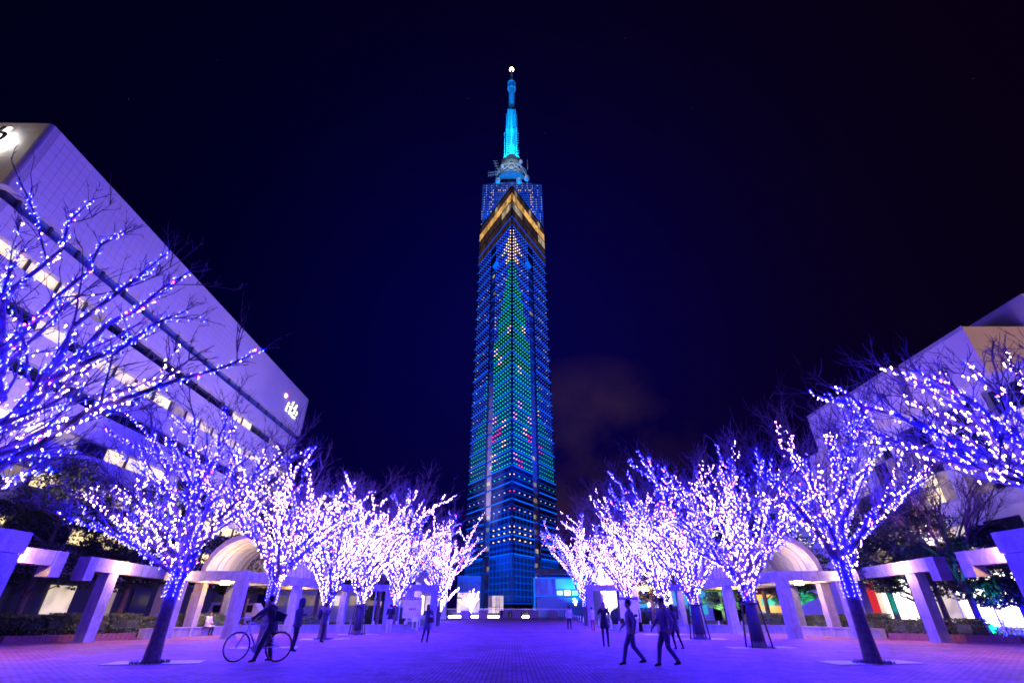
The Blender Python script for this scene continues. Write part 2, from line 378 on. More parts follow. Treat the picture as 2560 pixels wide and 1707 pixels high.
# ------------------------------------------------------------------ right building with stepped parapet boxes
br = thing('stepped_building', 'pale building on the right with stepped overhanging parapet boxes and tall grid windows', 'building', (45, 42, 0))
steps = [(36.8, 32.3, 39.45, 21.45), (36.2, 39.8, 46.25, 21.45), (35.5, 46.5, 52.9, 21.45)]
for X, y0, y1, z1 in steps:
    put(MB().box(X, 60, y0, y1, 17.3, z1).build('parapet_box', G('beige')), br)
    put(MB().box(X-.04, X, y0-.04, y1, 21.2, 21.52).build('parapet_coping', G('conc2')), br)
put(MB().box(36.0, 60, 53.6, 76, 0, 17.5).build('rear_wing', G('beige')), br)
put(MB().box(42, 70, 31.2, 60, 4, 23.95).build('upper_wall', G('beige')), br)
put(MB().box(38.3, 60, 24.0, 53.5, 3.6, 17.2).build('main_wall', G('wall')), br)
put(MB().box(37.6, 60, 24.0, 53.5, 16.6, 17.28).build('cornice_beam', G('wall')), br)
put(MB().box(37.2, 60, 24.0, 62, 4.6, 8.2).build('lower_wall', G('wall')), br)
for k in range(6):
    y = 25.4+k*4.9
    put(MB().box(37.75, 38.4, y-.75, y+.55, 8.2, 16.6).build('pier', G('wall')), br)
    for r, (z0, z1) in enumerate(((14.6, 16.5), (12.1, 14.5), (9.6, 12.0))):
        for c in range(2):
            key = 'litw' if (k in (0, 1) and r > 0) or (k == 3 and c and r == 2) or (k == 5 and r == 1) else ('litdim' if (k+r+c) % 5 == 0 else 'glassd')
            put(MB().box(38.22, 38.28, y+.6+c*1.8, y+2.3+c*1.8, z0, z1).build('window', G(key)), br)
            put(MB().box(38.12, 38.22, y+.6+c*1.8, y+2.3+c*1.8, z0-.12, z0).build('transom', G('metal')), br)
    put(MB().box(37.1, 37.17, y+.6, y+3.6, 5.4, 7.4).build('window', G('shopc' if k % 2 else 'glassd')), br)
# ground-floor shop fronts
for k in range(12):
    y = 26+k*3.1
    put(MB().box(37.42, 37.5, y, y+2.9, .3, 3.9).build('shop_window', G('shop' if k not in (1, 6) else 'shopc')), br)
    put(MB().box(37.3, 37.44, y-.12, y+.02, 0, 4.2).build('shop_mullion', G('metal')), br)
put(MB().box(37.5, 60, 24, 63, 0, 4.6).build('ground_floor_wall', G('beige')), br)
put(MB().box(36.2, 37.6, 30, 60, 4.15, 4.6).build('canopy', G('wall')), br)

# ------------------------------------------------------------------ tower
tw = thing('tower', 'very tall triangular mirrored tower with blue light lines and a lit Christmas tree pattern', 'tower', (0, 120, 0))
tw0 = Matrix.Translation((0, -120, 0))
def tput(o): o.parent = tw; o.matrix_parent_inverse = tw0; return o
K = 1.71
def F(X, s, z, out=0.0):     # a point on the left (s=-1) or right (s=1) front face
    return Vector((s*X+s*.863*out, 120+K*X-.505*out, z))
def facebox(mb, s, x0, x1, z0, z1, o0, o1):
    mb.poly([F(x0, s, z0, o0), F(x1, s, z0, o0), F(x1, s, z0, o1), F(x0, s, z0, o1), F(x0, s, z1, o0), F(x1, s, z1, o0), F(x1, s, z1, o1), F(x0, s, z1, o1)],
            [(3, 2, 1, 0), (4, 5, 6, 7), (0, 1, 5, 4), (1, 2, 6, 5), (2, 3, 7, 6), (3, 0, 4, 7)]); return mb
tput(prismxy(MB(), [(0, 121.9), (-12.0, 142.4), (12.0, 142.4)][::-1], 0, 136.5).build('core_wall', G('tdark')))
ZT = 110.6
for s in (-1, 1):
    for x0, x1 in ((0, 5.7), (7.6, 13.1)):
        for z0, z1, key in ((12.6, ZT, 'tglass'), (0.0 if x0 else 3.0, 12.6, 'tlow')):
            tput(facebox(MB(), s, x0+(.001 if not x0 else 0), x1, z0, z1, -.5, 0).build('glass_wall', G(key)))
    tput(facebox(MB(), s, 0.001, 13.1, ZT, 137, -.5, 0).build('glass_wall', G('tglass')))
    rr = random.Random(7+s)
    for k in range(27):          # the clear lift shaft: panels between the two wings
        z = 1.5+k*4.05
        if z+3.9 > ZT: break
        tput(facebox(MB(), s, 5.7, 7.6, z, z+3.75, -.75, -.55).build('shaft_panel', G('tgrey')))
        if rr.random() < (.65 if k < 10 else .12):
            x = 5.85+rr.random()*.9; zz = z+.3+rr.random()*1.8
            tput(facebox(MB(), s, x, x+.6+rr.random()*.4, zz, zz+1.0, -.54, -.5).build('shaft_window', G('opale')))
    for k in range(27):
        z = 1.4+k*4.05
        if z > ZT: break
        tput(facebox(MB(), s, 5.7, 7.6, z-.14, z+.02, -.56, -.4).build('shaft_band', G('line2')))
# thick light lines: one chevron per storey, and the thin ones between
thin = MB()
zc = [12.8+4.2*k for k in range(30)]
for z in zc:
    if z > 137: break
    for s in (-1, 1):
        segs = ((0.0, 5.7), (7.6, 13.1)) if z < ZT else ((0.0, 13.1),)
        for x0, x1 in segs:
            if z < 116.5: tput(facebox(MB(), s, x0, x1, z, z+(.26 if z < 70 else .18), .003, .09).build('light_line', G('line')))
            if z < 116: 
                for q in (1.4, 2.8):
                    if z < 62: facebox(thin, s, x0, x1, z+q, z+q+.09, .003, .05)
for z in [2.6+1.4*k for k in range(8)]+[13.9, 15.2, 18.2, 19.4]:
    for s in (-1, 1):
        for x0, x1 in ((0, 5.7), (7.6, 13.1)): facebox(thin, s, x0, x1, z, z+.16, .003, .06)
tag(tput(thin.build('thin_light_lines', G('line2'))), kind='stuff')
ml = MB()
for s in (-1, 1):
    for x in [.0+.95*k for k in range(1, 14)]:
        if 5.7 <= x <= 7.6: continue
        facebox(ml, s, x, x+.06, 3.0, 24 if x < 5.7 else 14, .003, .05)
        facebox(ml, s, x, x+.03, 24 if x < 5.7 else 14, 116, .001, .02) if False else None
tag(tput(ml.build('lobby_mullions', G('line2'))), kind='stuff')
# observation storeys: sloping-looking chevron bands are level rings of glass
ob = [(133.9, 136.6, 'obr'), (129.9, 133.5, 'ogold'), (125.9, 129.4, 'opale'), (121.9, 125.4, 'obr'), (117.9, 121.4, 'obr')]
rr = random.Random(3); OM = {}
for zi, (z0, z1, key) in enumerate(ob):
    for s in (-1, 1):
        for k in range(14):
            x0 = .08+k*.93; x1 = x0+.86; x0 = 0 if k == 0 else x0
            kk = key
            if key == 'opale': kk = 'opale' if (x0 < 3.2 or (s > 0 and x0 > 9.5)) else 'obr'
            if zi == 0 and rr.random() < .16: kk = 'opale'
            tput(facebox(MB(), s, x0, x1, z0, z1, .004, .05).build('observation_window', G(kk)))
    for s in (-1, 1): tput(facebox(MB(), s, 0, 13.1, z0-.42, z0-.1, .003, .14).build('floor_edge', G('line2' if zi > 2 else 'tdark')))
for s in (-1, 1): tput(facebox(MB(), s, 0, 13.1, 136.7, 137.2, .003, .2).build('floor_edge', G('tdark')))
# the rear screen wall that stands above the glass
scr = MB(); scr.poly([(-13.1, 142.4, 100), (13.1, 142.4, 100), (13.1, 142.4, 163.4), (0, 142.4, 165.2), (-13.1, 142.4, 163.4), (-13.1, 143.4, 100), (13.1, 143.4, 100), (13.1, 143.4, 163.4), (0, 143.4, 165.2), (-13.1, 143.4, 163.4)],
    [(0, 1, 2, 3, 4), (9, 8, 7, 6, 5), (1, 6, 7, 2), (2, 7, 8, 3), (3, 8, 9, 4), (4, 9, 5, 0)]); tput(scr.build('rear_screen_wall', G('tglass')))
bars = MB()
for k in range(-17, 18): bars.box(k*.74+.33, k*.74+.40, 142.2, 142.39, 137, 163+1.6*(1-abs(k)/17.7))
tag(tput(bars.build('screen_bars', G('line2'))), kind='stuff')
# LED dots, a Christmas tree drawn over both faces
cols = dict(blue=glow('blue_dot', (.04, .10, 1), 2.0), green=glow('green_dot', (.01, .70, .34), 1.9), red=glow('red_dot', (1, .03, .16), 4.5), peach=glow('peach_dot', (1, .62, .36), 4.0), pink=glow('pink_dot', (.95, .42, .70), 3.6), pale=glow('pale_dot', (.50, .50, 1), 2.2))
DM = {k: MB() for k in cols}
rr = random.Random(11)
XS = [.42+.71*k for k in range(8)]+[7.95+.71*k for k in range(8)]
rowz = []
for z in zc:
    if z < 117: rowz += [z+.75, z+2.05, z+3.35]
orn = {}
for s in (-1, 1):
    for ri, z in enumerate(rowz):
        for ci, X in enumerate(XS):
            if X > 12.9: continue
            key = None
            w = (105-z)*.195*(1-.16*(((105-z)/24) % 1 < .25))
            if z > 102:
                hs = 0.6+max(0, (115-z))*.42 if z > 107.5 else max(.9, 1.6+(107.5-z)*.1)
                key = 'peach' if X < hs and z < 116 else 'blue'
            elif z > 33.5:
                if X < w:
                    key = 'green'; g = (s, (ri+ci//2) // 4, ci//2)
                    if g not in orn: orn[g] = rr.choice(['red', 'peach', 'pink']) if rr.random() < .17 else None
                    if orn[g] and (ri+ci//2) % 4 < 2: key = orn[g]
                else: key = 'blue' if rr.random() < .9 else 'pale'
            else:
                if ri % 3 == 1 or z < 19.5:
                    if ci == 0 and z > 19.5: key = 'red'
                    elif ci % 2 == 0: key = 'pale'
                    if z > 30 and ci % 2 == 0: key = 'green' if ci else 'peach'
                    if z < 19.5 and z > 15.8: key = 'peach' if ci % 2 == 0 and X < 9 else None
                    if z < 15.8: key = None
            if key is None: continue
            h = .08 if X < 6 else .055
            facebox(DM[key], s, X-h, X+h, z-h, z+h, .01, .2)
for k in range(-17, 18):
    for z in [138+1.42*i for i in range(19)]:
        if z > 163+1.6*(1-abs(k)/17.7): continue
        if z < 137+abs(k)*.74*1.2*0: continue
        key = ('pale' if (int(z*2)+k) % 3 == 0 else 'blue') if abs(k) > 12 or z > 160 else ('peach' if (k+int(z)) % 3 else 'blue'); h = .075
        if key == 'peach' and abs(k) < 11 and z < 158: key = 'blue'
        if rr.random() < .9: DM[key].box(k*.74-h, k*.74+h, 142.0, 142.18, z-h, z+h)
for k, mb in DM.items():
    if mb.v: tag(tput(mb.build('led_dots', cols[k])), kind='stuff')
# two blue fins below the observation storeys
for s in (-1, 1):
    mb = MB(); mb.poly([F(4.6, s, 106.5, .05), F(6.2, s, 106.5, .05), F(6.2, s, 107.2, .9), F(4.6, s, 108.2, .9)], [(0, 1, 2, 3), (3, 2, 1, 0)]) ; tput(mb.build('blue_fin', G('line')))
# warm lobby at the foot
for x0, x1, z0, z1, y, key in ((-12.2, -7.4, 4.9, 5.9, 139, 'shop'), (-12.2, -7.4, 1.0, 4.2, 139, 'shopc'), (-11.2, -8.5, 2.0, 3.4, 138.7, 'shop')):
    pass
an = thing('glass_annex', 'low glass entrance hall with a lit shop at the left foot of the tower', 'annex', (-10.5, 121, 0))
def aput(o, p): return put(o, p)
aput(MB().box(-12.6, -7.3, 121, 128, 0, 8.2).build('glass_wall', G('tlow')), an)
for k in range(5): aput(MB().box(-12.55+k*1.3, -12.45+k*1.3, 120.9, 121, 4.9, 8.2).build('mullion', G('line2')), an)
for z in (5.0, 6.1, 7.2, 8.15): aput(MB().box(-12.6, -7.3, 120.9, 120.99, z, z+.12).build('glazing_bar', G('line2')), an)
aput(MB().box(-12.4, -7.4, 120.8, 120.95, 3.9, 4.8).build('lit_fascia', G('lobby')), an)
[aput(MB().box(-12.4+k*.85, -11.62+k*.85, 120.8, 120.95, .9, 3.6).build('shop_window', G('shopc' if k % 2 else 'lobby')), an) for k in range(6)]
aput(MB().box(-12.2, -9.2, 120.7, 120.79, 2.2, 2.9).build('shop_sign', G('lobby')), an)
[aput(MB().box(-5.4+k*.88, -4.6+k*.88, 121.5, 121.7, 2.0, 4.2).build('shop_window', G('shopc' if k else 'litdim')), an) for k in range(4)]
[aput(MB().box(-5.4+k*.88, -4.6+k*.88, 121.4, 121.5, .8, 1.9).build('shop_window', G('lobby')), an) for k in range(4)]
hall = thing('glass_hall', 'blue-lined glass hall with a curved metal roof at the right foot of the tower', 'hall', (11, 112, 0))
aput(MB().box(4.6, 4.9, 111.8, 112.1, 0, 7.3).build('corner_post', G('line')), hall)
aput(MB().box(4.6, 18, 111.8, 112.0, 7.2, 7.42).build('eaves_beam', G('line')), hall)
aput(MB().box(4.6, 18, 111.8, 112.0, 3.8, 4.02).build('floor_beam', G('line')), hall)
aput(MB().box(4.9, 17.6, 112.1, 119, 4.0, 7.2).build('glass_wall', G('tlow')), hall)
for k in range(5): aput(MB().box(6.3+k*1.3 if k < 3 else 9.2+(k-3)*3.2, 6.38+k*1.3 if k < 3 else 9.3+(k-3)*3.2, 111.85, 112.0, 4.0, 7.2).build('mullion', G('line2')), hall)
aput(MB().box(9.3, 17.6, 111.75, 111.8, 5.2, 7.15).build('screen_panel', G('tgrey')), hall)
for k in range(5): aput(MB().box(9.5+k*1.6, 10.7+k*1.6, 111.7, 111.78, 4.1, 4.95).build('shop_window', G(('shopc', 'shop')[k % 2])), hall)
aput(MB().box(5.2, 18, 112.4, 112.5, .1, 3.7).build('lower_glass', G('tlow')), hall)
rf = MB(); n = 14
for k in range(26):
    x0 = 5.4+k*.48
    pts = [(112.0+7*j/n, 7.5+1.9*math.sin(math.pi*(.12+.88*j/n)*.9)) for j in range(n+1)]
    for (ya, za), (yb, zb) in zip(pts, pts[1:]): rf.poly([(x0, ya, za), (x0+.4, ya, za), (x0+.4, yb, zb), (x0, yb, zb), (x0, ya, za-.1), (x0+.4, ya, za-.1), (x0+.4, yb, zb-.1), (x0, yb, zb-.1)], [(0, 1, 2, 3), (7, 6, 5, 4), (0, 3, 7, 4), (1, 5, 6, 2)])
aput(rf.build('curved_roof', G('tgrey')), hall)

# mast
SY = 144.5
def zy(py):      # height at the mast's distance
    return at(1278, py, SY).z
ms = MB(); cx = -.2
def lattice(mb, z0, z1, w, n, bar):
    for sx in (-1, 1):
        for sy in (-1, 1): mb.beam((cx+sx*w/2, SY+sy*w/2, z0), (cx+sx*w/2, SY+sy*w/2, z1), bar*1.6, bar*1.6)
    for k in range(n):
        a = z0+(z1-z0)*k/n; b = z0+(z1-z0)*(k+1)/n
        for sx in (-1, 1):
            mb.beam((cx+sx*w/2, SY-w/2, a), (cx+sx*w/2, SY+w/2, b), bar, bar)
            mb.beam((cx-w/2, SY+sx*w/2, a), (cx+w/2, SY+sx*w/2, a), bar, bar)
            mb.beam((cx-w/2, SY+sx*w/2, a if sx > 0 else b), (cx+w/2, SY+sx*w/2, b if sx > 0 else a), bar, bar)
            mb.beam((cx-w/2, SY-w/2, a), (cx+w/2, SY-w/2, b), bar, bar)
lattice(ms, zy(400), zy(331), 4.6, 14, .22); tput(ms.build('lower_mast', G('steel')))
ms = MB(); lattice(ms, zy(331), zy(282), 3.6, 16, .2); tput(ms.build('middle_mast', G('steel')))
ms = MB(); lattice(ms, zy(282), zy(229), 2.3, 15, .18); tput(ms.build('upper_mast', G('steel')))
ms = MB(); lattice(ms, zy(281), zy(266), 2.45, 4, .16); tput(ms.build('red_mast_section', G('steelr')))
tput(MB().box(cx-.9, cx+.9, SY-.9, SY+.9, zy(400), zy(332)).build('mast_core', G('steel')))
tput(MB().box(cx-.6, cx+.6, SY-.6, SY+.6, zy(332), zy(283)).build('mast_core', G('steel')))
tput(MB().box(cx-.25, cx+.25, SY-.25, SY+.25, zy(283), zy(229)).build('mast_core', G('steel')))
ant = MB()
for z0, z1, n, w, rr_ in ((400, 331, 11, 3.4, .45), (331, 284, 12, 2.6, .4)):
    for k in range(n):
        z = zy(z0)+(zy(z1)-zy(z0))*(k+.4)/n
        for a in range(4):
            dx, dy = ((1, 0), (-1, 0), (0, 1), (0, -1))[a]
            p = Vector((cx+dx*w, SY+dy*w, z)); ant.beam(p-Vector((dx, dy, 0))*.9, p+Vector((0, 0, .5)), .12, .12); ant.beam(p+Vector((dy, dx, .9))*.45, p-Vector((dy, dx, .9))*.45, .14, .2)
tag(tput(ant.build('panel_antennas', G('steel'))), kind='stuff')
ms = MB()
for k in range(8):
    a0 = math.pi/4*k; a1 = a0+math.pi/4
    rz = [(1.3, zy(229)), (2.15, zy(224)), (2.15, zy(211)), (1.3, zy(205))]
    for (r0, z0), (r1, z1) in zip(rz, rz[1:]):
        p = lambda r, a, z: (cx+r*math.cos(a), SY+r*math.sin(a), z)
        ms.beam(p(r0, a0, z0), p(r1, a0, z1), .2, .2); ms.beam(p(r0, a0, z0), p(r0, a1, z0), .18, .18); ms.beam(p(r0, a0, z0), p(r1, a1, z1), .14, .14)
    ms.beam(p(1.3, a0, zy(205)), p(1.3, a1, zy(205)), .18, .18)
tput(ms.build('cage_drum', G('steel')))
ms = MB(); ms.tube([(cx, SY, zy(229)), (cx, SY, zy(204)), (cx, SY, zy(180))], [.7, .5, .38], 8); tput(ms.build('top_pole', G('steel')))
for k in range(4): tput(MB().box(cx-.65, cx+.65, SY-.6, SY+.6, zy(203)+k*3, zy(203)+k*3+2.1).build('pole_antenna', G('steelr' if k > 1 else 'steel')))
ms = MB(); ms.ball((cx, SY, zy(174.5)), 1.15, 8); tput(ms.build('beacon_lamp', glow('beacon', (1, .78, .42), 22)))
ms = MB(); ms.lathe([(4.6, zy(424)), (5.2, zy(420)), (4.2, zy(412)), (4.3, zy(404)), (3.6, zy(400))], (cx, SY, 0), 12); tput(ms.build('mast_base_ring', G('steel')))
dm = MB(); 
for k in range(12):
    a0 = math.pi/6*k; a1 = a0+math.pi/6; rz = [(7.4, zy(455)), (7.0, zy(440)), (5.0, zy(425))]
    p = lambda r, a, z: (cx+r*math.cos(a), SY+r*math.sin(a), z)
    for (r0, z0), (r1, z1) in zip(rz, rz[1:]):
        dm.beam(p(r0, a0, z0), p(r1, a1, z1), .25, .25); dm.beam(p(r0, a1, z0), p(r1, a0, z1), .25, .25); dm.beam(p(r1, a0, z1), p(r1, a1, z1), .28, .28)
tput(dm.build('domed_lattice', G('dome')))
dm = MB(); dm.lathe([(6.4, zy(455)), (6.0, zy(441)), (4.4, zy(426))], (cx, SY, 0), 12); tput(dm.build('plant_room_wall', G('tgrey')))
for px, py, r in ((1244, 452, 1.2), (1298, 452, 1.3), (1317, 446, 1.2), (1302, 405, 1.0), (1256, 417, 1.0)):
    q = at(px, py, SY-7 if py > 430 else SY-5); ms = MB(); ms.ball(q, r, 8, 1.25); tput(ms.build('dish_antenna', G('dome')))
for sx, px in ((-1, 1255), (1, 1319)):
    q = at(px, 425, SY-4); ms = MB(); ms.tube([q, q+Vector((0, 0, 7))], .12, 5); tput(ms.build('whip_antenna', G('steel')))
yg = MB(); a = at(1221, 433, SY-5); b = at(1245, 429, SY-5); yg.beam(a, b, .2, .2); yg.beam(a+Vector((0, 0, -1.6)), b+Vector((0, 0, -1.4)), .2, .2)
for k in range(5): q = a.lerp(b, k/4); yg.beam(q+Vector((0, 0, 1)), q-Vector((0, 0, 2.6)), .15, .15)
c = at(1237, 404, SY-5); d_ = at(1247, 430, SY-5); yg.beam(c, d_, .25, .25)
for k in range(4): q = c.lerp(d_, k/4); yg.beam(q-Vector((1, 0, -.3)), q+Vector((1.2, 0, .3)), .14, .14)
tput(yg.build('yagi_antenna', G('steel')))
# assumed floodlights of the mast and the tower's foot, with added fill spots among them
def lampobj(name, kind, loc, energy, col, parent=None, size=.3, aim=None, spot=None):
    l = bpy.data.lights.new(name, kind); l.energy = energy; l.color = col
    if kind in ('POINT', 'SPOT'): l.shadow_soft_size = size
    if kind == 'AREA': l.size = size
    if spot: l.spot_size = R(spot); l.spot_blend = .5
    o = bpy.data.objects.new(name, l); C.objects.link(o); o.location = loc
    if aim is not None: o.rotation_euler = (Vector(aim)-Vector(loc)).to_track_quat('-Z', 'Y').to_euler()
    return o
for px in (-1, 1):
    tput(lampobj('mast_floodlight', 'SPOT', (cx+px*6.5, SY-9, zy(430)), 100000, (0, .40, 1), aim=(cx, SY, zy(350)), spot=46))
    tput(lampobj('mast_floodlight', 'SPOT', (cx+px*5, SY-13, zy(448)), 420000, (0, .22, 1), aim=(cx, SY, zy(225)), spot=26))
tput(lampobj('dome_floodlight', 'POINT', (cx, SY-16, zy(452)), 3500, (.5, .75, 1)))
for s in (-1, 1):
    tput(lampobj('foot_floodlight', 'SPOT', (s*15, 108, .8), 42000, (0, .14, 1), aim=(s*3, 124, 28), spot=70))
    tput(lampobj('foot_floodlight', 'SPOT', (s*22, 96, 1), 200000, (0, .06, 1), aim=(s*6, 130, 80), spot=60))  # further assumed pair, put in as a blue wash on the upper glass
    tput(lampobj('shaft_fill_spot', 'SPOT', (s*13.5, 112, 2), 90000, (.75, .55, .9), aim=(s*6.7, 131.5, 34), spot=30))  # added spot, its falloff lightens the lower shaft panels

for s in (-1, 1): tput(lampobj('screen_fill_spot', 'SPOT', (s*7, 137.6, 137.5), 22000, (0, .28, 1), aim=(s*7, 142.4, 155), spot=95))  # added spots, wash the rear screen wall blue from below
put(lampobj('warm_fill_spot', 'SPOT', (-47, 3, 5), 9000, (1, .66, .36), aim=(-40, 20, 26), spot=60), bl)  # assumed unseen spot without a lamp post, warms the near end wall
put(lampobj('warm_fill_spot', 'SPOT', (44, 2, 19.5), 16000, (1, .56, .36), aim=(40.5, 32, 19.5), spot=45), br)  # assumed too added to warm the parapet fronts
for y in (30, 44, 58): put(lampobj('facade_fill_spot', 'SPOT', (-20, y, 4.5), 9500, (.74, .50, .85), aim=(-32, y+1, 24), spot=95), bl)  # added spots without a fixture, brighten the office facade
for y in (31, 45): put(lampobj('facade_fill_spot', 'SPOT', (25.5, y, 4.8), 13000, (.78, .50, .85), aim=(37, y+2, 18), spot=95), br)  # unseen spots put in to lift the stepped building's side
# ------------------------------------------------------------------ trees
def norm(v): return v.normalized() if v.length > 1e-6 else Vector((0, 0, 1))
class Tree:
    def __init__(s, seed): s.r = random.Random(seed); s.wood = MB(); s.wood.smooth = True; s.limbs = []; s.twig = MB(); s.lit = []     # lit: (p, q, radius)
    def path(s, a, d, L, n, wob, up=.0):
        pts = [Vector(a)]; d = norm(Vector(d))
        for i in range(n):
            d = norm(d+Vector((s.r.uniform(-wob, wob), s.r.uniform(-wob, wob), s.r.uniform(-wob, wob)+up))); pts.append(pts[-1]+d*(L/n))
        return pts
    def twigs(s, pts, L, n, lv=2):
        for _ in range(n):
            i = s.r.randrange(max(1, len(pts)//3), len(pts)); p = pts[i]; d = norm(pts[i]-pts[i-1])
            e = norm(d+Vector((s.r.uniform(-.9, .9), s.r.uniform(-.9, .9), s.r.uniform(-.5, .9))))
            q = s.path(p, e, L*s.r.uniform(.5, 1.1), 3, .22, .05)
            s.twig.tube(q, [.011*lv**.5, .008, .006, .004], 3, False)
            if lv > 1: s.twigs(q, L*.5, 3, lv-1)
def grow(seed, base, fork, limbs, lit=.72, sec=6, ter=3, trunk_r=.2, space=.09, twn=3, twl=.9, sl=.95, tl=.4):
    """limbs: list of (tip, litfraction); returns wood/twig meshes and lit segments"""
    t = Tree(seed); r = t.r; base = Vector(base); fork = Vector(fork)
    mid = base.lerp(fork, .5)+Vector((r.uniform(-.05, .05), r.uniform(-.05, .05), 0))
    t.wood.tube([base-Vector((0, 0, .05)), base+Vector((0, 0, .12)), base.lerp(mid, .5), mid, mid.lerp(fork, .5), fork, fork+Vector((0, 0, .25))], [trunk_r*1.5, trunk_r*1.2, trunk_r, trunk_r*.92, trunk_r*.9, trunk_r*1.05, trunk_r*.6], 10)
    t.trunk = (base, mid, fork)
    for tip, lf in limbs:
        lm = MB(); lm.smooth = True; t.limbs.append(lm)
        tip = Vector(tip); a = fork+Vector((r.uniform(-.08, .08), r.uniform(-.08, .08), r.uniform(-.5, .15)))
        L = (tip-a).length; hor = Vector((tip.x-a.x, tip.y-a.y, 0)); up = Vector((0, 0, 1))
        c = a+hor*.30+up*((tip.z-a.z)*.55)
        n = 9; pts = []
        for i in range(n+1):
            u = i/n; p = a*(1-u)**2+c*2*u*(1-u)+tip*u*u
            w = .035*L*math.sin(math.pi*u)**.5
            pts.append(p+Vector((r.uniform(-w, w), r.uniform(-w, w), r.uniform(-w, w)*.6)))
        r0 = trunk_r*r.uniform(.42, .58)
        rad = [max(.012, r0*(1-u/n)**.85+.012) for u in range(n+1)]
        lm.tube(pts, rad, 6)
        for i in range(n):
            if (i+.5)/n < lf: t.lit.append((pts[i], pts[i+1], rad[i], 1))
        for k in range(sec):
            u = .22+.72*(k+r.random())/sec; i = min(n-1, int(u*n)); p = pts[i].lerp(pts[i+1], u*n-i); d = norm(pts[i+1]-pts[i])
            out_ = norm(Vector((r.uniform(-1, 1), r.uniform(-1, 1), r.uniform(-.15, .7)))+hor.normalized()*.35 if hor.length > .1 else Vector((r.uniform(-1, 1), r.uniform(-1, 1), .4)))
            Ls = L*r.uniform(.22, .40)*(1.15-.45*u)
            q = t.path(p, d*.75+out_*.75, Ls, 5, .16, .05)
            rs = max(.012, rad[i]*.5); lm.tube(q, [rs, rs*.85, rs*.7, rs*.5, rs*.38, .008], 5, False)
            litk = (u < lf+.04) and r.random() < sl
            for j in range(5):
                if litk and (j < 4 or r.random() < .5): t.lit.append((q[j], q[j+1], rs, 0))
            for m in range(ter):
                j = r.randrange(1, 5); d2 = norm(q[j+1]-q[j])
                e = norm(d2*.8+Vector((r.uniform(-1, 1), r.uniform(-1, 1), r.uniform(-.3, .9)))*.8)
                w = t.path(q[j], e, Ls*r.uniform(.35, .6), 3, .2, .06)
                t.twig.tube(w, [.016, .012, .009, .005], 3, False)
                if litk and r.random() < tl: t.lit.append((w[0], w[1], .015, 0)); 
                if litk and r.random() < tl*.6: t.lit.append((w[1], w[2], .012, 0))
                t.twigs(w, twl*.6, twn, 1)
            t.twigs(q, twl, twn, 2)
        t.twigs(pts[-4:], twl*1.2, twn*3, 2)
    return t
def bulbs_mesh(t, space, size, colour, whitekey, start_z):
    r = t.r; MBs = {colour: MB(), whitekey: MB(), 'core': MB(), 'v': MB()}; cable = MB()
    def bulb(p, key, s_=1):
        q = size*s_*r.uniform(.8, 1.25); a = r.uniform(0, 3); x = Vector((math.cos(a), math.sin(a), r.uniform(-.5, .5))).normalized()*q; y = x.cross(Vector((r.uniform(-1, 1), r.uniform(-1, 1), 1))).normalized()*q; z = x.cross(y).normalized()*q*1.2
        F8 = [(0, 2, 4), (2, 1, 4), (1, 3, 4), (3, 0, 4), (2, 0, 5), (1, 2, 5), (3, 1, 5), (0, 3, 5)]; o_ = z*1.9; c_ = 1.0 if key == colour else 1.25
        MBs['core'].poly([p+o_+x*c_*.75, p+o_-x*c_*.75, p+o_+y*c_*.75, p+o_-y*c_*.75, p+o_+z*c_, p+o_-z*c_], F8)  # white piece standing in for the burnt-out centre of the bulb
        MBs[key].poly([p+x, p-x, p+y, p-y, p+z, p-z], [(0, 2, 4), (2, 1, 4), (1, 3, 4), (3, 0, 4), (2, 0, 5), (1, 2, 5), (3, 1, 5), (0, 3, 5)])  # coloured glowing piece beside it, imitates the halo and casts the light
    key = colour; run = 0
    base, mid, fork = t.trunk; turns = []
    z = start_z; a = 0; prev = None
    while z < fork.z+.1:      # the helix round the trunk
        c = base.lerp(fork, (z-base.z)/(fork.z-base.z)); rr_ = .235*t.tr
        p = Vector((c.x+math.cos(a)*rr_, c.y+math.sin(a)*rr_, z)); bulb(p, key)
        if prev is not None: cable.tube([prev, p], .006, 3, False)
        prev = p; a += .9; z += .017
    for p, q, rad, main in t.lit:
        d = q-p; L = d.length; n = max(1, int(L/space*(1.7 if main else 1))); u0 = norm(d).orthogonal().normalized(); v0 = norm(d).cross(u0)
        if main:
            if r.random() < .35: key = whitekey if r.random() < t.white else colour
        prev = None
        for i in range(n):
            an = r.uniform(0, 6.28); pp = p+d*((i+r.random())/n)+(u0*math.cos(an)+v0*math.sin(an))*(rad+.028+r.random()*.03)
            kk = key if r.random() < .93 else (whitekey if key == colour else colour)
            if kk == colour and r.random() < .035: kk = 'v'
            bulb(pp, kk)
        an = r.uniform(0, 6.28); o_ = (u0*math.cos(an)+v0*math.sin(an))*(rad+.012); cable.tube([p+o_, q-o_], .006, 3, False)
    return MBs, cable
blueb = glow('blue_halo_glow', (.001, .0008, 1), 900, True)  # halo piece of the blue strings, added beside each white core
violb = glow('violet_halo_glow', (.30, .012, 1), 380, True)  # a few violet pieces, added to redden the halos and the paving
core1 = glow('white_core_glow', (1, .80, 1), 3.2)  # overexposed bulb centre, made as its own white glow
core2 = glow('far_white_core_glow', (1, .85, 1), 7)  # stronger copy for far trees, imitates their bloom
blueb2 = glow('blue_bulb_halo', (.001, .002, 1), 420, True)  # halo piece on the left near tree, plain bulbs in the hedge
whiteb = glow('cold_white_halo_glow', (.18, .09, 1), 185, True)  # pale halo piece of the whiter strings
GT = 'trees wrapped in light strings along the plaza'
GS = 'light strings wound round the plaza trees'
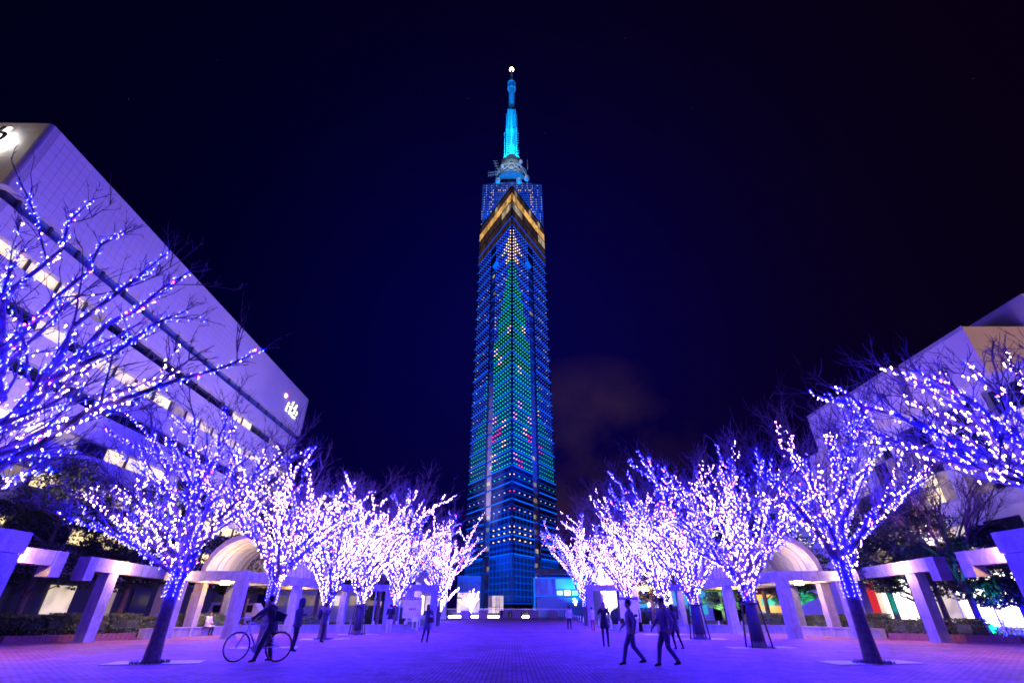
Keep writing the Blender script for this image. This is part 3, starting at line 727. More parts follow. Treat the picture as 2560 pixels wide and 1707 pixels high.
def lit_tree(seed, x, y, fork_z, limbs, label, slabel, white=.3, col=None, space=.09, size=.017, tr=1.0, **k):
    t = grow(seed, (x, y, 0), (x+k.pop('lean', 0), y, fork_z), limbs, trunk_r=.2*tr, space=space, **k); t.white = white; t.tr = tr
    root = thing('lit_tree', label, 'tree', (x, y, 0), 0, GT)
    def p(o): return put(o, root)
    p(t.wood.build('trunk', G('bark'))); [p(l.build('limb', G('bark'))) for l in t.limbs]; tag(p(t.twig.build('twigs', G('bark'))), kind='stuff')
    MBs, cable = bulbs_mesh(t, space, size, 'a', 'b', 1.72)
    s = thing('light_string', slabel, 'light string', (x, y, 1.7), 0, GS)
    for key, mm in (('a', col or blueb), ('b', whiteb), ('v', violb), ('core', core1 if y < 28 else core2)):
        if MBs[key].v: tag(put(MBs[key].build('bulb_cores' if key == 'core' else 'bulbs', mm), s), kind='stuff')  # halo pieces and white cores kept as separate meshes
    tag(put(cable.build('cable', G('black')), s), kind='stuff')
    return root
def vase(seed, x, y, n, Rr, H, lf=.74):
    r = random.Random(seed*7+1); L = []
    for i in range(n):
        a = 2*math.pi*(i+r.uniform(-.3, .3))/n; rr_ = Rr*r.uniform(.75, 1.1); L.append(((x+rr_*math.cos(a), y+rr_*math.sin(a), H*r.uniform(.72, .95)), lf*r.uniform(.9, 1.08)))
    for i in range(2): L.append(((x+r.uniform(-.3, .3)*Rr, y+r.uniform(-.3, .3)*Rr, H*r.uniform(.95, 1.05)), lf))
    return L
def ext(px, py, Y, x, y, fz, f=1.28):     # a limb whose LAST LIGHT is seen at the pixel, the bare end going on
    q = at(px, py, Y); a = Vector((x, y, fz)); return (tuple(a+(q-a)*f), 1/f+.02)
# left row
T1 = [ext(*a, -10.8, 16.8, 2.6) for a in ((172, 1300, 16.6), (262, 1215, 17.5), (250, 1275, 15.6), (372, 1085, 16.8), (470, 1050, 17.4), (548, 1095, 16.2), (700, 1155, 17.0), (640, 1240, 16), (380, 1190, 18.6), (600, 1175, 18.8), (330, 1260, 14.8))]
lit_tree(1, -10.8, 16.8, 2.5, T1, 'wrapped tree left of the cyclist, bare trunk standing in a pale stone triangle', 'blue-white lights on the nearest whole tree left of the cyclist', white=.25, sec=7, twl=.8, sl=.75, tl=.4)
N1 = [ext(*a, -11.3, 9.0, 2.8, 1.05) for a in ((215, 525, 9.2), (452, 700, 9.4), (398, 652, 8.8), (296, 598, 9.9), (438, 796, 9.6), (626, 888, 9.4), (425, 935, 10.3), (40, 655, 9.0), (10, 700, 8.0), (270, 900, 10.6), (330, 1010, 9.8), (12, 850, 10), (-60, 800, 8.5), (120, 1180, 9.2))]
lit_tree(2, -11.3, 9.0, 2.7, N1, 'tall near tree leaning in from the left edge, sparse blue lights over the office building', 'sparse blue lights on the tall tree at the left edge', white=.35, space=.12, size=.017, tr=1.0, sec=5, ter=3, twn=3, twl=.42, sl=.55, tl=.2, col=blueb2)
lit_tree(3, -10.5, 23.2, 2.7, vase(3, -10.5, 23.2, 11, 5.4, 8.0, .8)+[ext(717, 1158, 23.4, -10.5, 23.2, 2.7)], 'bright wrapped tree standing right behind the cyclist', 'dense lights on the tree right behind the cyclist', white=.45)
lit_tree(4, -10.3, 29.8, 2.0, vase(4, -10.3, 29.8, 12, 5.2, 8.0, .82), 'wrapped tree behind the person with the backpack', 'dense lights on the tree behind the person with the backpack', white=.5)
lit_tree(5, -10.0, 35.3, 2.3, vase(5, -10.0, 35.3, 12, 5.0, 9.2, .82), 'wrapped tree with thin black props just left of the man in light trousers', 'dense lights on the propped tree left of the man in light trousers', white=.55)
lit_tree(6, -9.1, 42.0, 2.2, vase(6, -9.1, 42, 12, 5.0, 10.4), 'wrapped tree behind the man in light trousers, beside the map board', 'dense lights on the tree beside the left map board', white=.55)
lit_tree(7, -7.4, 54.0, 2.4, vase(7, -7.4, 54, 11, 5.0, 10.2, .85), 'farthest wrapped tree of the left row, fan-shaped against the tower', 'lights on the fan-shaped farthest tree left of the tower', white=.6, space=.10, twn=2)
# right row
R1 = [ext(*a, 10.8, 16.8, 2.8, 1.2) for a in ((1978, 1105, 17), (2078, 1100, 17.6), (2160, 1060, 16.6), (1895, 1180, 16.2), (2215, 1130, 17.8), (2300, 1215, 16.4), (2335, 1175, 17.2), (2030, 1190, 15.5), (1925, 1260, 17.6))]
lit_tree(11, 10.8, 16.8, 2.7, R1, 'wrapped tree with a thick bare trunk on the stone square at the right', 'lights on the nearest whole tree at the right', white=.4, sec=7, twl=1.1, twn=4, sl=.75, tl=.4)
NR = [ext(*a, 11.3, 9.0, 2.8, 1.08) for a in ((2073, 1003, 9.2), (2237, 938, 9.6), (2160, 1090, 10.4), (2330, 955, 8.8), (2440, 938, 9.2), (2525, 925, 10), (2600, 900, 8.4), (2350, 1080, 10.6), (2200, 1120, 9.8), (2560, 1120, 9), (2360, 1130, 8.8), (2480, 1050, 10.5), (2290, 1010, 10.1))]
lit_tree(12, 11.3, 9.0, 2.7, NR, 'tall near tree leaning in from the right edge in front of the stepped building', 'bright white lights on the tall tree at the right edge', white=.6, space=.12, size=.018, tr=1.0, sec=4, ter=3, twn=3, twl=.6, sl=.5, tl=.15)
lit_tree(13, 10.35, 23.2, 2.2, vase(13, 10.35, 23.2, 11, 5.2, 8.3, .8), 'wrapped tree held by black props, second from the right', 'lights on the propped tree second from the right', white=.45, twl=.8)
lit_tree(14, 10.2, 29.8, 2.1, vase(14, 10.2, 29.8, 12, 5.2, 8.9, .82), 'wrapped tree with dark netting on its trunk, third from the right', 'lights on the netted tree third from the right', white=.55)
lit_tree(15, 10.0, 35.6, 2.1, vase(15, 10.0, 35.6, 12, 5.0, 9.2, .82), 'wrapped tree behind the woman in the short coat at the right', 'lights on the tree behind the woman in the short coat', white=.55)
lit_tree(16, 9.2, 42.0, 2.2, vase(16, 9.2, 42, 12, 5.0, 9.3, .84), 'wrapped tree beside the right map board', 'lights on the tree beside the right map board', white=.6)
lit_tree(17, 7.4, 54.0, 2.4, vase(17, 7.4, 54, 11, 5.0, 10.4, .85), 'farthest wrapped tree of the right row, glowing white beside the tower', 'lights on the farthest tree right of the tower', white=.7, space=.10, twn=2)
# small lit trees near the tower
for i, (x, y, h, lab) in enumerate(((-9.6, 72, 5.5, 'small lit tree by the avenue left of the tower shop'), (-8.0, 104, 4.6, 'little white lit tree in front of the warm tower shop'), (12.5, 70, 7.5, 'small lit tree in front of the glass hall'), (16.5, 64, 8, 'white lit tree beside the glass hall'))):
    lit_tree(30+i, x, y, h*.3, vase(30+i, x, y, 6, h*.42, h, .95), lab, 'lights on the '+lab, white=.75 if i != 4 else .3, space=.12, size=.04, sec=4, ter=2, twn=1, tr=.7)
# unlit trees behind
def bare_tree(seed, x, y, n, Rr, H, label, m='bark2', tr=1.0, dense=4, leaf=None):
    t = grow(seed, (x, y, 0), (x, y, H*.28), vase(seed, x, y, n, Rr, H, 0), trunk_r=.2*tr, sec=7, ter=4, twn=dense, twl=1.0*H/9)
    root = thing('bare_tree', label, 'tree', (x, y, 0), 0, 'unlit trees behind the light-wrapped rows')
    put(t.wood.build('trunk', G(m)), root); [put(l.build('limb', G(m)), root) for l in t.limbs]; tag(put(t.twig.build('twigs', G(m)), root), kind='stuff')
    return root, t
for i, (x, y, n, rr_, h, lab) in enumerate(((-14.5, 58, 8, 5.5, 13.5, 'unlit leafless tree rising behind the left row near the tower'), (-19, 52, 8, 5, 12, 'unlit leafless tree behind the left arcade'), (-9.5, 66, 7, 4, 10.5, 'unlit leafless tree at the tower end of the left row'),
        (12, 60, 8, 5.5, 13.5, 'unlit leafless tree rising behind the right row near the tower'), (16.5, 52, 8, 4.2, 11, 'unlit pale leafless tree behind the right arcade'))):
    bare_tree(50+i, x, y, n, rr_, h, lab)
def teal(root): pass
bare_tree(60, 25.5, 29.5, 8, 4.2, 9.5, 'leafless reddish tree with a turquoise floodlit trunk at the right', 'bark2', .9)
tealo = lampobj('tree_uplight', 'SPOT', (24.4, 27.6, .3), 900, (0, 1, .75), aim=(25.5, 29.5, 3.0), spot=60, size=.1)
bare_tree(61, 25.0, 35.0, 8, 4, 9.0, 'leafless tree with a turquoise trunk behind the pine at the right')
lampobj('tree_uplight', 'SPOT', (24.0, 33.0, .3), 900, (0, 1, .75), aim=(25, 35, 3.0), spot=60, size=.1)
# evergreens: leaf faces spread through many small clumps
def leaves(mb, c, rad, n, size, r, flat=.7):
    for _ in range(n):
        a = r.uniform(0, 6.283); z = r.uniform(-1, 1); q = (r.random()**.45)*math.sqrt(1-z*z)
        p = Vector((c[0]+rad*q*math.cos(a), c[1]+rad*q*math.sin(a), c[2]+rad*flat*z))
        u = Vector((r.uniform(-1, 1), r.uniform(-1, 1), r.uniform(-1, 1))).normalized()*size*r.uniform(.6, 1.3); v = u.cross(Vector((r.uniform(-1, 1), r.uniform(-1, 1), r.uniform(-1, 1)))).normalized()*size*.55
        k = len(mb.v); mb.v.extend([tuple(p-u), tuple(p+v), tuple(p+u), tuple(p-v)]); mb.f.append((k, k+1, k+2, k+3)); mb.m.append(0)
def evergreen(seed, x, y, H, Rr, label, clumps=60, per=210, m='leafd', z0=.32, lean=0):
    r = random.Random(seed); root = thing('evergreen_tree', label, 'tree', (x, y, 0), 0, 'dark evergreen trees beyond the hedges'); mb = MB(); w = MB(); w.smooth = True
    top = Vector((x+lean, y, H*.75)); w.tube([(x, y, 0), (x+lean*.3, y, H*.3), (x+lean*.7, y, H*.55), top], [.2, .16, .12, .05], 8)
    for k in range(clumps):
        a = r.uniform(0, 6.28); u = r.random(); zz = H*(z0+(1-z0)*u); rr_ = Rr*math.sqrt(max(.05, 1-(2*u-.75)**2*.8))*r.uniform(.3, 1)
        c = (x+lean*u+rr_*math.cos(a), y+rr_*math.sin(a), zz); leaves(mb, c, H*.11*r.uniform(.7, 1.3), per, .10, r, .5)
        if k % 3 == 0: w.tube([(x+lean*u*.7, y, zz-H*.12), c], [.06, .015], 5, False)
    put(w.build('trunk', G('bark2')), root); tag(put(mb.build('crown', G(m)), root), kind='stuff'); return root
for i, (x, y, h, rr_, lab) in enumerate(((-32, 27, 9, 3.4, 'dark evergreen at the left edge behind the near stone frame'), (-28.5, 31, 9.6, 3.6, 'dark leafy tree left of the first lamp frame'), (-24.5, 33.5, 8.6, 3.4, 'dark leafy tree above the hook-ended lamp beam at the left'), (-26, 40, 10.5, 4, 'dark tree behind the left lamp beam'), (-20.5, 41, 8.5, 3.3, 'dark tree left of the left vault'), (-22.5, 50, 11, 4, 'dark evergreen behind the left arcade vaults'), (-15.5, 64, 8, 3, 'dark evergreen beyond the left arcade end'))):
    evergreen(80+i, x, y, h, rr_, lab)
for i, (x, y, h, rr_, lab, mm) in enumerate(((24.0, 31.5, 7.4, 3.6, 'layered dark pine behind the hook-ended lamp beam at the right', 'leafd'), (27.3, 28.6, 5.4, 2.4, 'drooping dark pine between the two lamp beams at the right', 'leafd'), (20.5, 43, 9.5, 3.4, 'evergreen between the right vaults', 'leafd'), (22, 56, 5.2, 2.6, 'olive bush-like tree lit yellow-green through the right arcade', 'leafy'), (24.3, 46, 8.8, 3.2, 'dark evergreen right of the right vault', 'leafd'), (29, 36, 7.5, 3, 'rusty-leaved tree before the lit shops', 'leafr'), (12.5, 47.5, 7.0, 1.5, 'slim evergreen behind the portal beam at the right', 'leafd'))):
    evergreen(90+i, x, y, h, rr_, lab, m=mm)
lampobj('tree_uplight', 'SPOT', (21, 53, .4), 1600, (.3, 1, .45), aim=(22, 56, 3), spot=80, size=.1)
lampobj('tree_uplight', 'SPOT', (26.2, 47, .4), 1600, (0, 1, .7), aim=(26, 50, 3), spot=80, size=.1)
evergreen(99, 26, 50, 5.5, 2.2, 'small tree lit turquoise behind the right hedge', m='leafy')
# hedges
def hedge(name, pts, w, h, label, seed, m='leafg', n=900):
    r = random.Random(seed); root = thing(name, label, 'hedge', (pts[0][0], pts[0][1], 0), 0, 'clipped hedges behind the low walls'); mb = MB(); core = MB()
    for (x0, y0), (x1, y1) in zip(pts, pts[1:]):
        L = math.hypot(x1-x0, y1-y0); k = max(1, int(L/1.1))
        for i in range(k):
            u = (i+.5)/k; cx_, cy_ = x0+(x1-x0)*u, y0+(y1-y0)*u; hh = h*r.uniform(.9, 1.1)
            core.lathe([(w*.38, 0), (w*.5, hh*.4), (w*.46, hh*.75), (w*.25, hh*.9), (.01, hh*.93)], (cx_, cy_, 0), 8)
            for _ in range(int(n*w*1.2)):
                a = r.uniform(0, 6.283); z = r.random()**.8*hh; rr_ = w*.62*math.sqrt(max(.02, 1-(z/hh)**4))*r.uniform(.82, 1.06)
                p = Vector((cx_+rr_*math.cos(a), cy_+rr_*math.sin(a), z)) if r.random() < .6 else Vector((cx_+rr_*math.cos(a)*r.random(), cy_+rr_*math.sin(a)*r.random(), hh*r.uniform(.86, 1.02)))
                u_ = Vector((r.uniform(-1, 1), r.uniform(-1, 1), r.uniform(-1, 1))).normalized()*.055; v_ = u_.cross(Vector((r.uniform(-1, 1), r.uniform(-1, 1), .3))).normalized()*.035
                kk = len(mb.v); mb.v.extend([tuple(p-u_), tuple(p+v_), tuple(p+u_), tuple(p-v_)]); mb.f.append((kk, kk+1, kk+2, kk+3)); mb.m.append(0)
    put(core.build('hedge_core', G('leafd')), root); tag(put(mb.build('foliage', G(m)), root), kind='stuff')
hedge('hedge', [(-33, 33.5), (-27, 30.5), (-23.5, 31)], 2.2, 1.15, 'long clipped hedge left of the first lamp frame', 1, n=420)
hedge('hedge', [(-23.2, 31.5), (-20.9, 34), (-19.6, 37.6)], 2.0, 1.1, 'rounded hedge between the left lamp frame and the left tree', 2, n=420)
hedge('hedge', [(-19.2, 39.6), (-14.5, 41.0)], 1.8, 1.0, 'hedge behind the left stone bench wall', 3, n=420)
hedge('hedge', [(22.0, 31.3), (23.6, 29.4), (24.6, 27.6)], 1.7, .95, 'rounded hedge beside the right lamp frame', 4, n=420)
hedge('hedge', [(17.8, 40.5), (20.5, 38.2), (21.8, 34.6), (22, 32)], 2.0, 1.1, 'clipped hedge behind the right stone bench wall', 5, n=420)
hedge('hedge', [(-16.5, 62), (-12.2, 61)], 2.0, 1.7, 'dark hedge beyond the lawn left of the avenue', 6, 'leafd', 260)
hedge('hedge', [(11.5, 61), (19.5, 60)], 2.0, 1.7, 'dark hedge beyond the lawn right of the avenue', 7, 'leafd', 260)
# the low hedge threaded with blue lights by the shops
hb = thing('lit_hedge', 'low hedge threaded with tiny blue lights in front of the bright shops at the right', 'hedge', (26.5, 28.2, 0))
r = random.Random(44); mb = MB(); wd = MB()
for k in range(60):
    x = 24.8+r.random()*5; y = 27.9+r.random()*.9; wd.tube([(x, y, 0), (x+r.uniform(-.3, .3), y, .5), (x+r.uniform(-.5, .5), y+r.uniform(-.3, .3), 1.0)], [.02, .013, .006], 4, False)
for k in range(520):
    p = Vector((24.6+r.random()*5.4, 27.8+r.random()*1.1, .15+(r.random()**.5)*.95)); q = .02; mb.poly([p+Vector((q, 0, 0)), p-Vector((q, 0, 0)), p+Vector((0, q, 0)), p-Vector((0, q, 0)), p+Vector((0, 0, q)), p-Vector((0, 0, q))], [(0, 2, 4), (2, 1, 4), (1, 3, 4), (3, 0, 4), (2, 0, 5), (1, 2, 5), (3, 1, 5), (0, 3, 5)])
tag(put(wd.build('branches', G('bark2')), hb), kind='stuff'); tag(put(mb.build('bulbs', blueb2), hb), kind='stuff')

# tree slabs, props
for s in (-1, 1):
    for (x, y, kind) in ((10.8, 16.8, 0), (10.45, 23.2, 1), (10.2, 29.8, 1), (10.0, 35.4, 1)):
        x *= s; mb = MB(); a = 1.25; c_ = .9 if s < 0 else 1.1
        mb.poly([(x-a*c_, y-.55, .003), (x+a*1.2, y-.1, .003), (x+a*c_, y+.95, .003), (x-a*1.1, y+.6, .003), (x-a*c_, y-.55, .022), (x+a*1.2, y-.1, .022), (x+a*c_, y+.95, .022), (x-a*1.1, y+.6, .022)], [(4, 5, 6, 7), (0, 1, 5, 4), (1, 2, 6, 5), (2, 3, 7, 6), (3, 0, 4, 7)])
        tag(mb.build('tree_slab', mat('pale_granite', (.62, .58, .55), .6, var=.12, nscale=4)), 'pale stone slab round the foot of the %s tree of the %s row' % ({16.8: 'nearest whole', 23.2: 'second', 29.8: 'third', 35.4: 'fourth'}[y], 'left' if s < 0 else 'right'), 'paving slab', 'slabs round the plaza trees')
        r = random.Random(int(y)+s); mb = MB()
        for k in range(220):
            an = r.uniform(0, 6.28); q = .24+r.random()*.3; px_, py_ = x+q*math.cos(an), y+q*math.sin(an); mb.poly([(px_-.012, py_, .02), (px_+.012, py_, .02), (px_+r.uniform(-.04, .04), py_+r.uniform(-.04, .04), .06+r.random()*.06)], [(0, 1, 2)])
        tag(mb.build('grass_tuft', G('grass')), 'ring of short grass at the foot of the %s tree of the %s row' % ({16.8: 'nearest whole', 23.2: 'second', 29.8: 'third', 35.4: 'fourth'}[y], 'left' if s < 0 else 'right'), 'grass', kind='stuff')
GP = 'black prop frames round tree trunks'
for x, y, lab in ((10.35, 23.2, 'black tripod prop round the second trunk from the right'), (10.2, 29.8, 'black prop frame round the netted trunk'), (10.0, 35.6, 'black prop frame left of the woman in the short coat'), (-10.0, 35.3, 'black prop frame round the trunk left of the man in light trousers')):
    pr_ = thing('tree_prop', lab, 'tree prop', (x, y, 0), 0, GP)
    for a in (35, 145, 215, 325):
        c, s = math.cos(R(a)), math.sin(R(a)); mb = MB(); mb.tube([(c*.52, s*.52, 0), (c*.33, s*.33, 1.75)], .035, 6); mb.build('pole', G('black'), pr_)
    for z in (1.62,):
        for a, b in ((35, 145), (145, 215), (215, 325), (325, 395)):
            mb = MB(); mb.beam((math.cos(R(a))*.36, math.sin(R(a))*.36, z), (math.cos(R(b))*.36, math.sin(R(b))*.36, z), .05, .06); mb.build('cross_bar', G('black'), pr_)
    mb = MB(); mb.smooth = True; mb.lathe([(.255, .25), (.225, .8), (.215, 1.6)], (0, 0, 0), 14); mb.build('trunk_wrap', mat('dark_netting', (.05, .04, .06), .9, var=.3, nscale=25, bump=.4), pr_)

# ------------------------------------------------------------------ colonnades
def lamp(parent, p, w=.5, h=.32, d=.12, face=(0, -1), key='lamp'):
    mb = MB(); fx, fy = face; tx, ty = -fy, fx
    pts = []
    for a in (0, d):
        for u, v in ((-w/2, -h/2), (w/2, -h/2), (w/2, h/2), (-w/2, h/2)): pts.append((p[0]+tx*u+fx*a, p[1]+ty*u+fy*a, p[2]+v))
    mb.poly(pts, [(3, 2, 1, 0), (4, 5, 6, 7), (0, 1, 5, 4), (1, 2, 6, 5), (2, 3, 7, 6), (3, 0, 4, 7)]); put(lampobj('lamp_light', 'POINT', (p[0]+fx*(d+.25), p[1]+fy*(d+.25), p[2]), 420, (1, .50, .12), size=.05), parent); return put(mb.build('lamp', G(key)), parent)
def column(parent, x, y, top, w=.52, rz=0):
    mb = MB(); h = w/2; mb.box(-h, h, -h, h, .0, top); o = mb.build('column', G('conc')); o.location = (x, y, 0); o.rotation_euler = (0, 0, rz); put(o, parent)
    mb = MB(); h = w/2+.004; mb.box(-h, -h+.02, -h-.002, h, .05, top-.01); mb.box(-h-.03, h+.03, -h-.03, h+.03, 0, .07); o = mb.build('column_edge', G('conc2')); o.location = (x, y, 0); o.rotation_euler = (0, 0, rz); put(o, parent)
def beamo(parent, a, b, z0, z1, w=.5):
    a = Vector((a[0], a[1], (z0+z1)/2)); b = Vector((b[0], b[1], (z0+z1)/2)); mb = MB(); mb.beam(a, b, w, z1-z0); put(mb.build('beam', G('conc')), parent)
    L = (b-a).length; n = int(L/2.6)
    for k in range(1, n+1):
        q = a.lerp(b, k/(n+1)); d = (b-a).normalized(); mb = MB(); mb.beam(q-d*.012, q+d*.012, w+.012, z1-z0+.012); put(mb.build('beam_joint', G('frame')), parent)
def vault(parent, T, x0, x1, y0, y1, z, rise, ribs=7):
    """barrel shell; T maps (along, across, up); the boarded end is at x0, the open arch at x1"""
    n = 18; yc = (y0+y1)/2; hy = (y1-y0)/2; g = 1 if x1 > x0 else -1
    prof = lambda o: [(yc-(hy+o)*math.cos(math.pi*i/n), z+(rise+o)*math.sin(math.pi*i/n)) for i in range(n+1)]
    def shell(mb, xa, xb, o0, o1):
        A = prof(o0); B = prof(o1); pts = []
        for i in range(n+1): pts += [T(xa, A[i][0], A[i][1]), T(xb, A[i][0], A[i][1]), T(xb, B[i][0], B[i][1]), T(xa, B[i][0], B[i][1])]
        fs = []
        for i in range(n):
            k = 4*i; fs += [(k+3, k+7, k+6, k+2), (k, k+1, k+5, k+4), (k, k+4, k+7, k+3), (k+1, k+2, k+6, k+5)]
        fs += [(0, 3, 2, 1), (4*n, 4*n+1, 4*n+2, 4*n+3)]
        mb.poly(pts, fs)
    mb = MB(); shell(mb, x0, x1, -.03, 0); put(mb.build('vault_roof', G('vault')), parent)
    for k in range(1, ribs):
        x = x0+(x1-x0)*k/ribs; mb = MB(); shell(mb, x-.03, x+.03, -.09, .05); put(mb.build('roof_rib', G('vault')), parent)
    mb = MB(); shell(mb, x1-g*.05, x1+g*.4, -.02, .30); put(mb.build('end_arch', G('conc2')), parent)
    mb = MB(); shell(mb, x0-g*.16, x0+g*.06, .055, .13); put(mb.build('front_arch', G('vault')), parent)
    m = 9; X = x0+g*.10
    for k in range(m):
        ya = y0+.2+(y1-y0-.4)*k/m; yb = y0+.2+(y1-y0-.4)*(k+1)/m-.03
        zt = lambda y: z+(rise-.14)*math.sqrt(max(0, 1-((y-yc)/(hy-.13))**2))
        P = [(ya, z), (yb, z), (yb, zt(yb)), ((ya+yb)/2, zt((ya+yb)/2)), (ya, zt(ya))]
        mb = MB(); mb.poly([T(X, a, b) for a, b in P]+[T(X+g*.08, a, b) for a, b in P], [(0, 1, 2, 3, 4), (9, 8, 7, 6, 5), (0, 5, 6, 1), (1, 6, 7, 2), (2, 7, 8, 3), (3, 8, 9, 4), (4, 9, 5, 0)]); put(mb.build('lunette_board', G('vault')), parent)
def vaultmat():
    m = mat('cream_translucent_roof', (.62, .58, .52), .45, var=.04); n = m.node_tree
    if 'tr' not in n.nodes:
        tr = n.nodes.new('ShaderNodeBsdfTranslucent'); tr.name = 'tr'; tr.inputs[0].default_value = (.85, .78, .66, 1); ms_ = n.nodes.new('ShaderNodeMixShader'); ms_.inputs[0].default_value = .5
        n.links.new(n.nodes['Principled BSDF'].outputs[0], ms_.inputs[1]); n.links.new(tr.outputs[0], ms_.inputs[2]); n.links.new(ms_.outputs[0], n.nodes['Material Output'].inputs[0])
    return m
M['vault'] = vaultmat
for s in (-1, 1):
    side = 'left' if s < 0 else 'right'
    c = thing('colonnade', 'stone colonnade with two round vaults and a hook-ended lamp beam on the %s' % side, 'colonnade', (s*15.6, 30.5, 0))
    # beam on the outer post, running back
    column(c, s*21.3, 27.4, 3.06, .6, s*.12); column(c, s*22.6, 34.2, 3.06, .5)
    beamo(c, (s*21.0, 25.6), (s*22.8, 36.4), 3.06, 3.66, .6)
    mb = MB(); mb.beam((s*20.96, 25.33, 3.66), (s*20.96, 25.33, 2.62), .6, .55); put(mb.build('beam_hook', G('conc')), c)
    lamp(c, (s*20.98, 27.9, 3.34), .62, .36, .12, (-s*.98, .16))
    # pavilion
    cols_ = [(15.75, 30.5), (15.0, 36.7), (15.0, 43.3), (19.4, 30.6), (19.6, 36.9), (19.6, 43.3), (11.0, 47.4), (6.95, 47.4), (15.0, 47.4), (19.9, 33.6)]
    for x, y in cols_: column(c, s*x, y, 2.86, .55, 0)
    beamo(c, (s*15.5, 30.5), (s*20.2, 30.5), 2.86, 3.36); beamo(c, (s*15.75, 30.8), (s*15.0, 47.1), 2.861, 3.359); beamo(c, (s*19.6, 30.9), (s*19.6, 43.5), 2.862, 3.358)
    beamo(c, (s*15.4, 36.8), (s*19.3, 36.8), 2.863, 3.357); beamo(c, (s*15.4, 43.4), (s*19.3, 43.4), 2.863, 3.357)
    beamo(c, (s*6.68, 47.4), (s*15.3, 47.4), 2.86, 3.36); beamo(c, (s*15.6, 33.8), (s*19.8, 33.8), 2.864, 3.356, .45)
    vault(c, lambda u, v, z: (s*v, u, z), 39.0, 34.0, 15.1, 19.95, 3.38, 2.2); vault(c, lambda u, v, z: (s*u, v, z), 15.0, 19.2, 39.3, 44.4, 3.38, 1.6)
    lamp(c, (s*18.3, 33.42, 2.95), .5, .34, .14); lamp(c, (s*16.5, 47.0, 3.05), .55, .4, .12); lamp(c, (s*11.9, 47.0, 3.05), .5, .36, .12) if s > 0 else None
    lamp(c, (s*17.6, 43.05, 3.1), .4, .3, .14)
    lampobj('vault_fill_light', 'POINT', (s*18.4, 35.0, 3.7), 330, (1, .74, .42), size=.1)  # added point, makes the translucent vault glow from inside
    lampobj('vault_fill_light', 'POINT', (s*19.1, 29.9, 3.0), 90, (1, .74, .42), size=.1)  # weaker added point by the front beam, no lamp is built here
    # near frame at the picture's edge
    d = thing('colonnade', 'near stone frame with a hook-ended lamp beam cut by the %s edge of the photo' % side, 'colonnade', (s*15.2, 15.2, 0))
    column(d, s*15.1, 15.0, 2.84, .62, s*.1); column(d, s*14.8, 8.6, 2.84, .6); column(d, s*19.6, 15.0, 2.84, .6)
    beamo(d, (s*14.8, 15.05), (s*22, 15.05), 2.86, 3.45, .72); beamo(d, (s*15.1, 14.7), (s*14.8, 2), 2.861, 3.449, .6)
    beamo(d, (s*19.2, 16.2), (s*19.0, 20.9), 2.95, 3.5, .55); mb = MB(); mb.beam((s*18.99, 21.2, 3.5), (s*18.99, 21.2, 2.55), .55, .55); put(mb.build('beam_hook', G('conc')), d)
    column(d, s*19.2, 17.6, 2.95, .5); lamp(d, (s*18.75, 18.9, 3.25), .6, .34, .12, (-s, 0))
    # low seat walls
    w = thing('seat_wall', 'low stone bench wall curving behind the plaza on the %s' % side, 'wall', (s*7.2, 39.1, 0))
    P = [(7.3, 39.3), (17.7, 38.1), (20.4, 32.2), (20.5, 30.3)]
    for (xa, ya), (xb, yb) in zip(P, P[1:]):
        n = max(1, round(math.hypot(xb-xa, yb-ya)/1.5))
        for k in range(n):
            a = Vector((s*(xa+(xb-xa)*k/n), ya+(yb-ya)*k/n, .21)); b = Vector((s*(xa+(xb-xa)*(k+1)/n), ya+(yb-ya)*(k+1)/n, .21)); dd = (b-a).normalized()*.006
            mb = MB(); mb.beam(a+dd, b-dd, .36, .42); put(mb.build('wall_stone', G('conc2')), w)
            mb = MB(); mb.beam(a+dd+Vector((0, 0, .245)), b-dd+Vector((0, 0, .245)), .46, .07); put(mb.build('coping_stone', G('conc2')), w)
    kb = thing('brick_kerb', 'red brick kerb in front of the hedge on the %s' % side, 'kerb', (s*20.6, 30, 0))
    P = [(20.6, 30.0), (22.3, 28.0), (24.2, 26.2), (28, 25.6), (34, 26)]
    for (xa, ya), (xb, yb) in zip(P, P[1:]):
        n = max(1, round(math.hypot(xb-xa, yb-ya)/.22))
        for k in range(n):
            a = Vector((s*(xa+(xb-xa)*k/n), ya+(yb-ya)*k/n, .15)); b = Vector((s*(xa+(xb-xa)*(k+1)/n), ya+(yb-ya)*(k+1)/n, .15)); dd = (b-a).normalized()*.008
            mb = MB(); mb.beam(a+dd, b-dd, .3, .3+.01*((k*7) % 3)); put(mb.build('brick', G('brick')), kb)

# ------------------------------------------------------------------ avenue furniture
GB = 'short white posts along the lawns'
bme = None
def bollard():
    mb = MB(); mb.smooth = False; mb.lathe([(.05, 0), (.05, .62), (.035, .68)], (0, 0, 0), 8); return mb
b0 = bollard().build('bollard', G('white')); b0.name = 'bollard'
k = 0
for s in (-1, 1):
    for i in range(14):
        o = b0 if k == 0 else link(b0.data, 'bollard'); k += 1
        o.location = (s*(8.0+.2*i), 40.5+i*4.4, 0); tag(o, 'short white post beside the avenue lawn on the %s' % ('left' if s < 0 else 'right'), 'bollard', GB+(' on the left' if s < 0 else ' on the right'))
    for i in range(6):
        o = link(b0.data, 'bollard'); o.location = (s*(8.6+1.7*i), 40.4, 0); tag(o, 'short white post behind the bench wall on the %s' % ('left' if s < 0 else 'right'), 'bollard', 'posts behind the bench wall on the '+('left' if s < 0 else 'right'))
